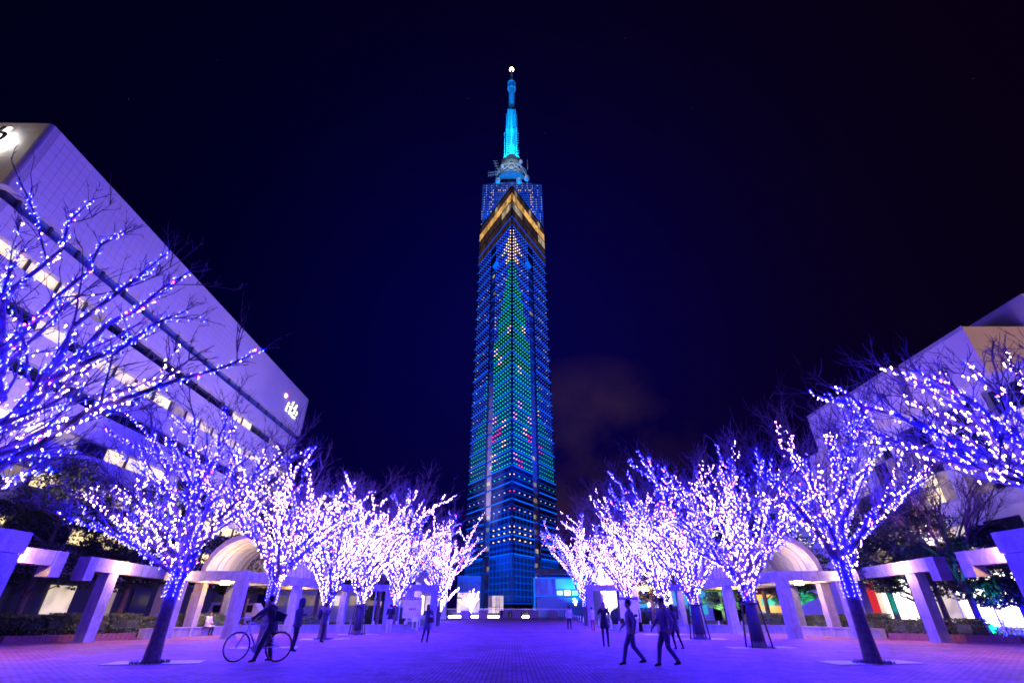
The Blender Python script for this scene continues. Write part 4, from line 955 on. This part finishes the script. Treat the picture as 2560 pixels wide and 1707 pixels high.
def street_lamp(x, y, h, lab, two=True):
    t = thing('street_lamp', lab, 'street lamp', (x, y, 0), 0, 'twin globe lamps beyond the trees'); mb = MB(); mb.tube([(0, 0, 0), (0, 0, .4), (0, 0, h)], [.11, .07, .05], 8); mb.build('pole', G('metal'), t)
    mb = MB(); mb.beam((-.75, 0, h-.05), (.75, 0, h-.05), .06, .06); mb.build('cross_arm', G('metal'), t)
    for sx in (-1, 1):
        mb = MB(); mb.smooth = True; mb.ball((sx*.7, 0, h+.2), .27, 8); mb.build('globe', G('lampw'), t)
street_lamp(-12.2, 58, 6.0, 'twin globe street lamp between the last two trees of the left row')
street_lamp(-14.3, 47.5 + 8, 7.0, 'twin globe street lamp behind the man in light trousers')
street_lamp(11.3, 51, 6.6, 'twin globe street lamp behind the right map board')
street_lamp(-10.4, 76, 4.5, 'distant globe lamp left of the tower foot')
street_lamp(14.5, 90, 5, 'distant globe lamp before the glass hall')
def textobj(body, size, m, parent, loc, rot=(R(90), 0, 0), name='lettering', ext_=.004):
    return link(textmesh(body, size, ext_, m, 0, 0), name, parent, loc, rot)
def board(x, y, rz, lab, left):
    t = thing('map_board', lab, 'notice board', (x, y, 0), rz)
    for sx in (-1, 1): mb = MB(); mb.beam((sx*.42, .05, 0), (sx*.36, .05, 2.3), .06, .06); mb.build('leg', G('white'), t); 
    for sx in (-1, 1): mb = MB(); mb.beam((sx*.42, .6, 0), (sx*.36, .1, 1.5), .05, .05); mb.build('rear_leg', G('white'), t)
    MB().box(-.72, .72, -.02, .03, .85, 2.05).build('panel', G('white'), t)
    MB().box(-.72, .72, -.035, -.021, 2.06, 2.24).build('header', mat('violet_header', (.16, .06, .22), .5), t)
    if left:
        for cx_, cz in ((-.48, 1.82), (.48, 1.82), (-.48, 1.08), (.48, 1.08)): MB().box(cx_-.17, cx_+.17, -.034, -.021, cz-.13, cz+.13).build('picture', mat('cream_print', (.7, .6, .45), .5), t)
        [MB().box(-.26+k*.14, -.16+k*.14, -.034, -.021, 1.37, 1.52).build('printed_mark', G('red'), t) for k in range(4)]; [MB().box(-.6+k*.2, -.48+k*.2, -.042, -.036, 2.1, 2.2).build('printed_mark', G('white'), t) for k in range(7)]
    else:
        MB().box(-.5, -.3, -.034, -.021, 1.0, 1.85).build('picture', mat('cream_print', (.7, .6, .45), .5), t); MB().box(.25, .55, -.034, -.021, .92, 1.12).build('picture', G('black'), t)
    return t
board(-7.6, 40.9, 0, 'white easel notice board with four small pictures and red print beside the left bench wall', True)
board(8.9, 40.6, 0, 'white easel map board behind the dark ghostly walkers on the right', False)
# planters, rails and the light strip at the end of the avenue
for i, x in enumerate((-9.0, -5.6, -1.6, 0.9, 4.2, 8.0)):
    t = thing('planter', 'pink stone planter block at the end of the avenue, %s from the left' % ('first', 'second', 'third', 'fourth', 'fifth', 'sixth')[i], 'planter', (x, 104.5, 0), 0, 'stone planters at the end of the avenue')
    MB().box(-.9, .9, -.4, .4, 0, 1.15).build('box', mat('pink_stone', (.45, .33, .36), .7), t); MB().box(-1.0, 1.0, -.5, .5, 1.15, 1.3).build('rim', mat('pink_stone', (.45, .33, .36), .7), t)
ls = thing('light_strip', 'white strip lights low along the end of the avenue', 'strip light', (0, 105.2, 0))
for x0, x1 in ((-12.5, -9.6), (-8.2, -4.2), (-4.0, -2.0), (0.0, 0.8), (2.0, 4.9)): put(MB().box(x0, x1, 105.1, 105.25, .1, .38).build('lamp', G('lampw')), ls)
rl = thing('railing', 'low metal railing across the foot of the tower', 'railing', (0, 106.5, 0))
for k in range(60): put(MB().box(-13+k*.42, -12.94+k*.42, 106.5, 106.56, 0, 1.5).build('baluster', G('metal')), rl)
put(MB().box(-13, 12, 106.49, 106.57, 1.5, 1.6).build('rail', G('metal')), rl)
# things beyond the arcades
sgn = thing('light_box_sign', 'big white light box on a stone frame at the right edge', 'sign', (29.0, 25.8, 0), R(-52))
for a in ((-1.6, -1.45, .0, 2.7), (1.45, 1.6, .0, 2.7)): MB().box(a[0], a[1], 0, .4, a[2], a[3]).build('post', G('conc2'), sgn)
MB().box(-1.6, 1.6, -.0, .4, 2.7, 2.85).build('frame', G('conc2'), sgn); MB().box(-1.42, 1.42, .08, .3, .65, 2.62).build('light_panel', glow('white_light_box', (1, .93, .85), 5), sgn)
bn = thing('banner', 'dark red vertical banner with a pale ring on a pole before the shops', 'banner', (31.5, 32.2, 0), R(-40)); mb = MB(); mb.tube([(0, 0, 0), (0, 0, 3.6)], .04, 6); mb.build('pole', G('metal'), bn)
MB().box(.05, .95, -.02, .02, .6, 3.4).build('cloth', mat('dark_red_cloth', (.12, .02, .04), .8), bn); mb = MB(); mb.tube([(.5+.28*math.cos(a*math.pi/8), -.04, 2.7+.3*math.sin(a*math.pi/8)) for a in range(17)], .05, 5); mb.build('ring_mark', mat('tan_print', (.6, .45, .3), .6), bn)
for i, (x, y, z, h, lab, cc) in enumerate(((27.5, 41, 1.6, 3.2, 'red and white vertical poster behind the right hedge', 'red'), (-22.3, 41, 1.3, 2.3, 'red banner behind the left hedge', 'red'), (-14.7, 62.5, 1.8, 2.6, 'magenta vertical banner beyond the left lawn', 'red'))):
    t = thing('banner', lab, 'banner', (x, y, 0), R(-15 if x > 0 else 15)); mb = MB(); mb.tube([(0, 0, 0), (0, 0, z+h/2)], .04, 6); mb.build('pole', G('metal'), t)
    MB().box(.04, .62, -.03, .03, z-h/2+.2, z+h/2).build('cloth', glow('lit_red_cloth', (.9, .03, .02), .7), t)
van = thing('van', 'white parked van seen between the left arcade columns', 'van', (-23.5, 46.5, 0), R(8)); mb = MB()
side_ = [(-2.3, .35), (2.2, .35), (2.3, .9), (1.9, 1.15), (1.25, 1.9), (-2.2, 1.95), (-2.35, 1.0)]
mb.poly([(x, -.85, z) for x, z in side_]+[(x, .85, z) for x, z in side_], [tuple(range(7)), tuple(reversed(range(7, 14)))]+[(i, i+7, (i+1) % 7+7, (i+1) % 7) for i in range(7)]); mb.build('body', G('white'), van)
for x0, x1 in ((-2.0, -1.0), (-.9, .2), (.3, 1.2)): MB().box(x0, x1, -.87, -.852, 1.2, 1.75).build('window', G('glassd'), van)
for x in (-1.45, 1.45):
    for y in (-.8, .8): mb = MB(); mb.tube([(x, y-.1, .33), (x, y+.1, .33)], .33, 14); mb.build('wheel', G('black'), van)
vm = thing('food_stall', 'orange-lit stall with a red roof and framed menu behind the right hedge', 'stall', (25.5, 52, 0), R(-8))
MB().box(-1.6, 1.6, 0, 2, 0, 2.7).build('cabin', glow('orange_stall', (1, .45, .10), 1.1), vm); MB().box(-1.8, 1.8, -.3, 2.2, 2.7, 3.0).build('roof', G('red'), vm); MB().box(-1.1, .9, -.05, -.02, 1.75, 2.4).build('menu_board', mat('cream_print', (.7, .6, .45), .5), vm); MB().box(-1.3, -.5, -.06, -.02, .2, 1.3).build('door', G('white'), vm)
kf = thing('low_building', 'long low cream-lit building behind the trees at the far left', 'building', (-40, 60, 0))
for k in range(9): put(MB().box(-31.4+k*2.0, -30.1+k*2.0, 70, 70.3, 1.9, 3.0).build('window', G('shopc' if k % 3 == 1 else 'litdim')), kf)
put(MB().box(-32, -13, 70.31, 76, 0, 4.3).build('wall', G('wall')), kf); put(MB().box(-32.3, -12.8, 69.6, 76.2, 4.3, 4.7).build('roof', G('frame')), kf)
kr = thing('shop_pavilion', 'low lit shop pavilion between the left row and the tower', 'pavilion', (-19, 88, 0))
put(MB().box(-24, -11.8, 88, 96, 0, 6.4).build('wall', G('beige')), kr); put(MB().box(-24.4, -11.4, 87.2, 96, 6.4, 7.0).build('roof', G('wall')), kr)
for k in range(5): put(MB().box(-23.4+k*2.3, -21.5+k*2.3, 87.9, 87.98, .8, 3.4).build('window', G('shop' if k in (1, 3) else 'shopc')), kr)
kr = thing('shop_pavilion', 'low pale building with a turquoise window right of the avenue', 'pavilion', (18, 80, 0))
put(MB().box(13.5, 30, 80, 90, 0, 7.2).build('wall', G('wall')), kr)
for k in range(6): put(MB().box(14+k*2.6, 16.2+k*2.6, 79.9, 79.98, .8, 4.2).build('window', G('shop') if k in (0, 3) else glow('turquoise_window', (.05, .45, .6), .8)), kr)
# ------------------------------------------------------------------ people
def cap(mb, a, b, ra, rb, lab):      # closed tapered limb piece with round ends
    mb.cur = lab; a = Vector(a); b = Vector(b); d = norm(b-a)
    mb.tube([a-d*ra*.8, a-d*ra*.45, a, b, b+d*rb*.45, b+d*rb*.8], [ra*.45, ra*.85, ra, rb, rb*.85, rb*.45], 10)
SKIN = lambda: mat('skin', (.42, .26, .20), .6)
def cloth(name, c): return mat(name, c, .85, var=.2, nscale=8, bump=.2, bscale=50)
def person(lab, loc, rz, H=1.7, J=None, top=('navy_cloth', (.03, .03, .06)), legs=('dark_trousers', (.02, .02, .03)), shoe=(.02, .02, .02), hair=(.02, .015, .015), hairlong=False, hood=False, coat=0, skirt=0, female=False, hat=False):
    """J: joints in metres for a 1.7 m figure facing +y; x to its right"""
    k = H/1.7; t = thing('person', lab, 'person', loc, rz)
    D = dict(pel=(0, 0, .90), ch=(0, .0, 1.28), nk=(0, .0, 1.43), hd=(0, .02, 1.58), sL=(-.17, 0, 1.38), sR=(.17, 0, 1.38), eL=(-.24, -.02, 1.10), eR=(.24, -.02, 1.10), wL=(-.22, .10, .88), wR=(.22, .10, .88),
             hL=(-.09, 0, .88), hR=(.09, 0, .88), kL=(-.10, .02, .48), kR=(.10, .02, .48), aL=(-.10, -.02, .09), aR=(.10, -.02, .09), look=(0, 1, -.1), hand=(0, .1, -1))
    D.update(J or {}); V = {a: Vector(b) for a, b in D.items()}
    mb = MB(); w = 1.0 if female else 1.14
    look = norm(V['look'])
    # labels: 0 skin 1 top 2 legs 3 shoe
    cap(mb, V['pel'], V['pel'].lerp(V['ch'], .5), .135, .125*w, 1)
    cap(mb, V['pel'].lerp(V['ch'], .45), V['ch'], .125*w, .135*w, 1)
    for s, S in ((-1, 'L'), (1, 'R')):
        cap(mb, V['ch']+Vector((0, 0, .02)), V['s'+S], .11*w, .068*w, 1)
        cap(mb, V['s'+S], V['e'+S], .062*w, .050*w, 1); cap(mb, V['e'+S], V['w'+S], .048*w, .034*w, 1)
        cap(mb, V['pel'], V['h'+S], .125, .10, 2)
        lw = .85 if female else 1.12; cap(mb, V['h'+S], V['k'+S], .096*lw, .070*lw, 2); cap(mb, V['k'+S], V['a'+S], .068*lw, .050*lw, 2)
        fd = Vector((look.x, look.y, 0)).normalized() if D.get('foot') is None else Vector(D['foot'])
        cap(mb, V['a'+S]-fd*.03+Vector((0, 0, -.03)), V['a'+S]+fd*.13+Vector((0, 0, -.055)), .040, .032, 3)
        hd_ = norm(V['w'+S]-V['e'+S]); cap(mb, V['w'+S], V['w'+S]+hd_*.085, .030, .030, 0)
    cap(mb, V['ch']+Vector((0, 0, .08)), V['nk'].lerp(V['hd'], .35), .06, .052, 0)
    hd = V['hd']; mb.cur = 0; mb.ball(tuple(hd+Vector((0, 0, .02))), .095, 10, 1.22, .86, 1.0)
    mb.ball(tuple(hd+look*.03-Vector((0, 0, .045))), .066, 8, 1.1); mb.ball(tuple(hd+look*.098-Vector((0, 0, .01))), .019, 6, 1.4)
    sd = look.cross(Vector((0, 0, 1))).normalized()
    for s in (-1, 1): mb.ball(tuple(hd+sd*s*.086), .022, 6, 1.4)
    if coat:       # long coat: flared below the waist
        c0 = V['pel']+Vector((0, 0, .08)); mid_ = (V['kL']+V['kR'])/2; c1 = V['pel'].lerp(Vector((mid_.x, mid_.y, V['pel'].z-coat)), 1) if True else None
        mb.cur = 1; mb.lathe([(.001, -coat), (.20, -coat), (.185, -coat*.5), (.15, .02), (.14, .2), (.001, .2)], tuple(V['pel']), 16, 1.05, .85)
    if skirt: mb.cur = 2; mb.lathe([(.001, -skirt), (.21, -skirt), (.16, -skirt*.4), (.13, .05), (.001, .05)], tuple(V['pel']), 16, 1, .85)
    segs = []     # for colouring after the remesh
    for a, b, l in (('pel', 'ch', 1), ('sL', 'eL', 1), ('eL', 'wL', 1), ('sR', 'eR', 1), ('eR', 'wR', 1), ('hL', 'kL', 2), ('kL', 'aL', 2), ('hR', 'kR', 2), ('kR', 'aR', 2)): segs.append((V[a], V[b], l))
    me = bpy.data.meshes.new('body'); me.from_pydata([(x*k, y*k, z*k) for x, y, z in mb.v], [], mb.f)
    o = bpy.data.objects.new('body', me); C.objects.link(o); md = o.modifiers.new('r', 'REMESH'); md.mode = 'VOXEL'; md.voxel_size = .017*k
    sm = o.modifiers.new('s', 'SMOOTH'); sm.iterations = 4; sm.factor = .5
    dg = bpy.context.evaluated_depsgraph_get(); me2 = bpy.data.meshes.new_from_object(o.evaluated_get(dg)); bpy.data.objects.remove(o); me2.name = 'body'
    me2.materials.clear()
    for m_ in (SKIN(), cloth(*top), cloth(*legs), mat('shoe_%d' % int(100*sum(shoe)), shoe, .5)): me2.materials.append(m_)
    zneck = V['nk'].z*k+.005; feet = max(V['aL'].z, V['aR'].z)
    wr = [(V['wL']*k, norm(V['wL']-V['eL'])), (V['wR']*k, norm(V['wR']-V['eR']))]
    idx = []
    for p in me2.polygons:
        c = p.center; l = None
        if (c-hd*k).length < .15*k and c.z > zneck-.03: l = 0
        else:
            for wp, wd_ in wr:
                if (c-wp).length < .14*k and (c-wp).dot(wd_) > -.004: l = 0
            if l is None:
                for S in 'LR':
                    if (c-V['a'+S]*k).length < .2*k and c.z < V['a'+S].z*k+.01: l = 3
            if l is None:
                best = 9
                for a, b, ll in segs:
                    a = a*k; b = b*k; ab = b-a; u = max(0, min(1, (c-a).dot(ab)/ab.dot(ab))); dd = (c-(a+ab*u)).length
                    if dd < best: best = dd; l = ll
                if coat and c.z > (V['pel'].z-coat)*k-.01 and l == 2: l = 1
                if not coat and l == 2 and c.z > (V['pel'].z-.06)*k: l = 1
                if skirt and V['pel'].z*k-skirt*k-.01 < c.z < (V['pel'].z+.03)*k and l != 1: l = 2
                if skirt and c.z < (V['pel'].z-skirt)*k-.01 and l == 2: l = 2
        idx.append(l)
    me2.polygons.foreach_set('material_index', idx); me2.polygons.foreach_set('use_smooth', [True]*len(idx)); link(me2, 'body', t)
    # hands: five bent fingers each
    hm = MB()
    for S in 'LR':
        wp = V['w'+S]*k; d = norm(V['w'+S]-V['e'+S]); u = d.cross(look); u = norm(u) if u.length > .1 else Vector((1, 0, 0)); v = d.cross(u)
        for i, ln in enumerate((.070, .080, .074, .058)):
            b0_ = wp+d*.085*k+u*(i-1.5)*.019*k; hm.tube([b0_, b0_+(d*.6+v*.2)*ln*k*.55, b0_+(d*.75+v*.55)*ln*k*.9], [.0095*k, .0085*k, .006*k], 6)
        sg = 1 if S == 'L' else -1; b0_ = wp+d*.035*k+u*sg*.028*k; hm.tube([b0_, b0_+(d*.5+u*sg*.6+v*.2)*.035*k, b0_+(d*.9+u*sg*.6+v*.4)*.055*k], [.011*k, .010*k, .007*k], 6)
    hm.build('fingers', SKIN(), t, smooth=True)
    # face
    fm = MB(); fm.smooth = True
    for s in (-1, 1): fm.ball(tuple((hd+look*.088+sd*s*.033+Vector((0, 0, .018)))*k), .011*k, 6)
    fm.beam(tuple((hd+look*.093-Vector((0, 0, .052))-sd*.02)*k), tuple((hd+look*.093-Vector((0, 0, .052))+sd*.02)*k), .008*k, .006*k); fm.build('face_features', mat('dark_features', (.05, .02, .02), .4), t)
    hm = MB(); hm.smooth = True; c = (hd-look*.018+Vector((0, 0, .045)))*k
    hm.lathe([(.001, -.09*k), (.07*k, -.085*k), (.094*k, -.03*k), (.10*k, .02*k), (.085*k, .065*k), (.045*k, .09*k), (.001, .098*k)], tuple(c), 12)
    if hairlong: hm.lathe([(.05*k, -.26*k), (.09*k, -.2*k), (.095*k, -.05*k), (.08*k, .05*k)], tuple(c-look*.02*k), 12)
    hm.build('hair', mat('hair_%d' % int(1000*sum(hair)), hair, .55), t)
    if hood:
        hm = MB(); hm.smooth = True; c = (hd-look*.035+Vector((0, 0, .03)))*k; hm.lathe([(.11*k, -.2*k), (.125*k, -.1*k), (.125*k, .0), (.115*k, .07*k), (.07*k, .12*k), (.001, .135*k)], tuple(c), 12); hm.build('hood', cloth(*top), t)
    return t
# bicycle and rider, both parallel to the picture plane
BK = 1.16; BX, BY = -7.95, 17.35
bike = thing('bicycle', 'white sports bicycle held between the legs of the leaning rider', 'bicycle', (BX, BY, 0), R(4))
def wheel(cx_, nm):
    r_ = .335*BK; w = MB(); w.smooth = True; w.tube([(cx_+r_*math.cos(a*math.pi/18), 0, r_+.012+r_*math.sin(a*math.pi/18)) for a in range(37)], .016*BK, 8, False); wo = w.build('wheel', G('black'), bike)
    w = MB(); r2 = r_-.022*BK; w.tube([(cx_+r2*math.cos(a*math.pi/18), 0, r_+.012+r2*math.sin(a*math.pi/18)) for a in range(37)], .009*BK, 6, False); w.build('rim', mat('orange_rim', (.55, .25, .12), .3, metal=.6) if nm else G('metal'), wo)
    w = MB()
    for a in range(18):
        an = a*math.pi/9; sg = (-1)**a; w.beam((cx_, sg*.03, r_+.012), (cx_+r2*math.cos(an), 0, r_+.012+r2*math.sin(an)), .003, .003)
    tag(w.build('spokes', G('metal'), wo), kind=None); w = MB(); w.tube([(cx_, -.05, r_+.012), (cx_, .05, r_+.012)], .02, 8); w.build('hub', G('metal'), wo)
wb = .53*BK; rw = .347*BK; wheel(-wb*1.05, 0); wheel(wb*1.03, 1)
FR = [(-.50, .347), (-.36, .78), (-.34, .90), (-.04, .30), (.13, .80), (.49, .347)]
ft = [tuple(BK*q for q in p) for p in FR]; P3 = lambda p, y=0: (p[0], y, p[1])
fr = MB(); fr.smooth = True
fr.tube([P3(ft[1]), P3(ft[3])], .024*BK, 8); fr.tube([P3(ft[2]), P3(ft[4])], .019*BK, 8); fr.tube([P3(ft[4]), P3(ft[3])], .018*BK, 8)
for y in (-.04, .04): fr.tube([P3(ft[3], y), P3(ft[5], y*1.4)], .011*BK, 6); fr.tube([P3(ft[4], y), P3(ft[5], y*1.4)], .009*BK, 6)
fr.tube([P3(ft[1]), P3((ft[2][0]+.0, ft[2][1]+.03))], .024*BK, 8); fr.build('frame', G('white'), bike)
fk = MB(); 
for y in (-.05, .05): fk.tube([P3(ft[1], 0), P3((-.40*BK, .68*BK), y), P3((-wb*1.05, rw), y)], .014*BK, 6)
fk.build('fork', G('white'), bike)
hb_ = MB(); hb_.smooth = True; hb_.tube([(ft[2][0], 0, ft[2][1]+.02), (ft[2][0]-.05, 0, ft[2][1]+.12), (ft[2][0]-.12, 0, ft[2][1]+.13)], .015*BK, 8)
for y in (-1, 1): hb_.tube([(ft[2][0]-.12, 0, ft[2][1]+.13), (ft[2][0]-.13, y*.22, ft[2][1]+.13), (ft[2][0]-.25, y*.23, ft[2][1]+.11), (ft[2][0]-.29, y*.23, ft[2][1]-.0), (ft[2][0]-.2, y*.23, ft[2][1]-.06)], .014*BK, 8)
hb_.build('handlebar', G('white'), bike)
sd_ = MB(); sd_.smooth = True; sd_.tube([P3(ft[4]), (ft[4][0]+.03, 0, ft[4][1]+.14)], .014*BK, 8); sd_.build('seat_post', G('metal'), bike)
sd_ = MB(); sd_.smooth = True; sd_.ball((ft[4][0]+.06, 0, ft[4][1]+.17), .14, 8, .3, 1.1, .5); sd_.build('saddle', G('black'), bike)
ck = MB(); ck.tube([(ft[3][0], -.05, ft[3][1]), (ft[3][0], -.06, ft[3][1])], .10*BK, 20); co = ck.build('chain_ring', G('metal'), bike)
ck = MB(); ck.beam((ft[3][0], -.075, ft[3][1]), (ft[3][0]+.15, -.075, ft[3][1]-.10), .03, .02); ck.box(ft[3][0]+.1, ft[3][0]+.2, -.16, -.08, ft[3][1]-.12, ft[3][1]-.09); ck.build('crank', G('metal'), bike)
ck = MB(); ck.beam((ft[3][0], -.055, ft[3][1]+.1), (ft[5][0], -.055, ft[5][1]+.04), .01, .01); ck.beam((ft[3][0], -.055, ft[3][1]-.1), (ft[5][0]-.02, -.055, ft[5][1]-.14), .01, .01); ck.build('chain', G('black'), bike)
for k in range(4): mb = MB(); u = .3+k*.09; a_ = Vector(P3(ft[1])).lerp(Vector(P3(ft[3])), u); b_ = Vector(P3(ft[1])).lerp(Vector(P3(ft[3])), u+.055); mb.beam(a_+Vector((0, -.026, 0)), b_+Vector((0, -.026, 0)), .008, .03); mb.build('frame_mark', G('black'), bike)
person('cyclist in a dark jacket leaning forward over a white bicycle', (BX+.30, BY, 0), R(94), 1.84, dict(
    pel=(0, -.02, .92), ch=(0, .09, 1.26), nk=(0, .15, 1.40), hd=(0, .20, 1.53), sL=(-.18, .11, 1.35), sR=(.18, .11, 1.35), eL=(-.22, .34, 1.20), eR=(.22, .34, 1.20), wL=(-.20, .54, 1.04), wR=(.20, .54, 1.04),
    hL=(-.09, -.02, .88), hR=(.10, -.02, .88), kL=(-.17, .10, .50), kR=(.18, .03, .49), aL=(-.2, .22, .09), aR=(.2, -.08, .09), look=(0, .95, -.45), foot=(0, 1, 0)), top=('black_jacket', (.05, .05, .07)), legs=('black_trousers', (.04, .04, .055)), coat=.2)
bag = thing('messenger_bag', 'dark shoulder bag sticking out on the back of the cyclist', 'bag', (BX+.66, BY-.22, 1.25), R(4)); mb = MB(); mb.poly([(-.2, 0, .12), (.12, 0, .02), (.06, 0, -.18), (-.2, 0, -.16), (-.2, .1, .12), (.12, .1, .02), (.06, .1, -.18), (-.2, .1, -.16)], [(0, 3, 2, 1), (4, 5, 6, 7), (0, 1, 5, 4), (1, 2, 6, 5), (2, 3, 7, 6), (3, 0, 4, 7)]); mb.build('pouch', cloth('bag_cloth', (.02, .02, .03)), bag); mb = MB(); mb.tube([(-.2, .02, .18), (-.36, .05, .26), (-.5, .1, .2)], .018, 6); mb.build('strap', cloth('bag_cloth', (.02, .02, .03)), bag)
phoneJ = dict(eL=(-.23, .06, 1.12), eR=(.23, .06, 1.12), wL=(-.08, .26, 1.18), wR=(.08, .26, 1.18), hd=(0, .06, 1.56), look=(0, .9, -.45))
camJ = dict(eL=(-.24, .14, 1.24), eR=(.24, .14, 1.24), wL=(-.10, .20, 1.46), wR=(.10, .20, 1.46))
person('person in a dark hooded coat looking at a phone behind the bicycle', (-8.45, 21.4, 0), R(-62), 1.78, phoneJ, top=('dark_parka', (.05, .05, .08)), hood=True, coat=.12)
person('person with a black backpack photographing the lights in front of the trees', (-9.4, 27.2, 0), R(-75), 1.66, camJ, top=('black_coat', (.05, .05, .07)), coat=.1)
bp = thing('backpack', 'black backpack on the person photographing the lights', 'backpack', (-9.66, 27.13, 1.2), R(-75)); mb = MB(); mb.smooth = True; mb.ball((0, 0, 0), .2, 8, 1.3, .85, .6); mb.build('pack', G('black'), bp)
person('man in a dark jacket and light trousers seen from behind near the left trees', (-8.1, 35.9, 0), R(15), 1.74, phoneJ, top=('dark_blouson', (.02, .02, .03)), legs=('light_trousers', (.55, .52, .5)), shoe=(.4, .4, .4))
wJ = dict(camJ); wJ.update(kL=(-.13, .0, .47), kR=(.08, .05, .47), aL=(-.20, -.05, .09), aR=(.05, .0, .09))
person('woman with brown shoulder-length hair in a knee-length coat photographing the tower', (-4.2, 26.9, 0), R(-8), 1.62, wJ, top=('blue_grey_coat', (.10, .10, .17)), legs=('black_tights', (.015, .015, .02)), coat=.34, hairlong=True, hair=(.16, .07, .03), female=True)
person('standing woman in dark clothes with pale hair to the right of the avenue', (4.05, 23.8, 0), R(-10), 1.70, camJ, top=('dark_knit', (.03, .03, .05)), legs=('dark_jeans', (.03, .03, .06)), coat=.2, hairlong=True, hair=(.45, .35, .25), female=True)
sJ = dict(phoneJ); sJ.update(kL=(-.14, .03, .48), kR=(.12, -.02, .48), aL=(-.12, -.02, .09), aR=(.22, -.1, .09))
person('woman in a short dark coat and black tights near the right trees', (6.75, 22.6, 0), R(25), 1.62, sJ, top=('plum_coat', (.09, .06, .10)), legs=('black_tights', (.015, .015, .02)), coat=.24, hairlong=True, female=True)
wk = dict(kL=(-.10, .20, .50), aL=(-.10, .30, .10), kR=(.10, -.02, .48), aR=(.10, -.30, .14), eL=(-.24, -.14, 1.12), wL=(-.22, -.08, .90), eR=(.24, .10, 1.12), wR=(.22, .26, .96))
person('walker in grey-violet trousers striding to the left in the right foreground', (3.55, 16.3, 0), R(80), 1.66, wk, top=('lilac_coat', (.26, .19, .34)), legs=('violet_grey_jeans', (.12, .10, .20)), coat=.1)
wk2 = dict(wk); wk2.update(kL=(-.10, .02, .48), aL=(-.1, -.24, .13), kR=(.10, .18, .5), aR=(.10, .26, .09))
person('second walker a step behind in the right foreground', (4.45, 15.9, 0), R(98), 1.70, wk2, top=('mauve_jacket', (.24, .18, .32)), legs=('violet_grey_jeans', (.12, .10, .20)))
person('woman in a striped top and red shorts beside the right portal column', (6.1, 41.0, 0), R(10), 1.6, phoneJ, top=('white_striped_top', (.5, .48, .5)), legs=('red_shorts', (.4, .05, .05)), female=True, skirt=.2)
person('person in a pale shirt walking away on the avenue at the right', (4.6, 43.5, 0), 0, 1.66, wk, top=('pale_shirt', (.5, .48, .5)), legs=('dark_jeans', (.03, .03, .06)))
person('small dark figure standing at the end of the avenue in front of the tower', (-1.9, 100, 0), 0, 1.6, None)
person('distant person in a dark coat on the right side of the avenue end', (9.2, 86, 0), R(20), 1.7, wk, top=('red_jacket', (.25, .03, .04)))
person('person in a white jacket sitting on the left stone bench wall', (-19.2, 34.2, -.02), R(-100), 1.62, dict(pel=(0, 0, .58), ch=(0, .04, .96), nk=(0, .05, 1.11), hd=(0, .08, 1.26), sL=(-.17, .04, 1.06), sR=(.17, .04, 1.06), eL=(-.24, .1, .80), eR=(.24, .1, .80), wL=(-.12, .3, .74), wR=(.12, .3, .74), hL=(-.09, .02, .56), hR=(.09, .02, .56), kL=(-.12, .44, .54), kR=(.12, .44, .54), aL=(-.12, .42, .12), aR=(.12, .42, .12)), top=('white_jacket', (.6, .58, .6)))

for x, y, z, rz, lab in ((3.78, 16.0, .98, R(80), 'dark shoulder bag on the walker nearest the avenue centre'), (-4.0, 26.72, .98, R(-8), 'small brown handbag at the hip of the woman photographing the tower'), (6.95, 22.4, .95, R(25), 'pale tote bag on the woman in the short dark coat')):
    t = thing('handbag', lab, 'bag', (x, y, z), rz); mb = MB(); mb.poly([(-.15, -.05, -.13), (.15, -.05, -.13), (.12, -.04, .1), (-.12, -.04, .1), (-.15, .05, -.13), (.15, .05, -.13), (.12, .04, .1), (-.12, .04, .1)], [(0, 1, 2, 3), (7, 6, 5, 4), (0, 4, 5, 1), (1, 5, 6, 2), (2, 6, 7, 3), (3, 7, 4, 0)])
    mb.build('pouch', cloth('pale_canvas', (.4, .36, .36)) if 'pale' in lab else cloth('brown_leather', (.08, .04, .03)), t); mb = MB(); mb.tube([(-.12, 0, .1), (-.06, 0, .32), (.05, 0, .42), (.12, 0, .1)], .012, 6); mb.build('strap', G('black'), t)
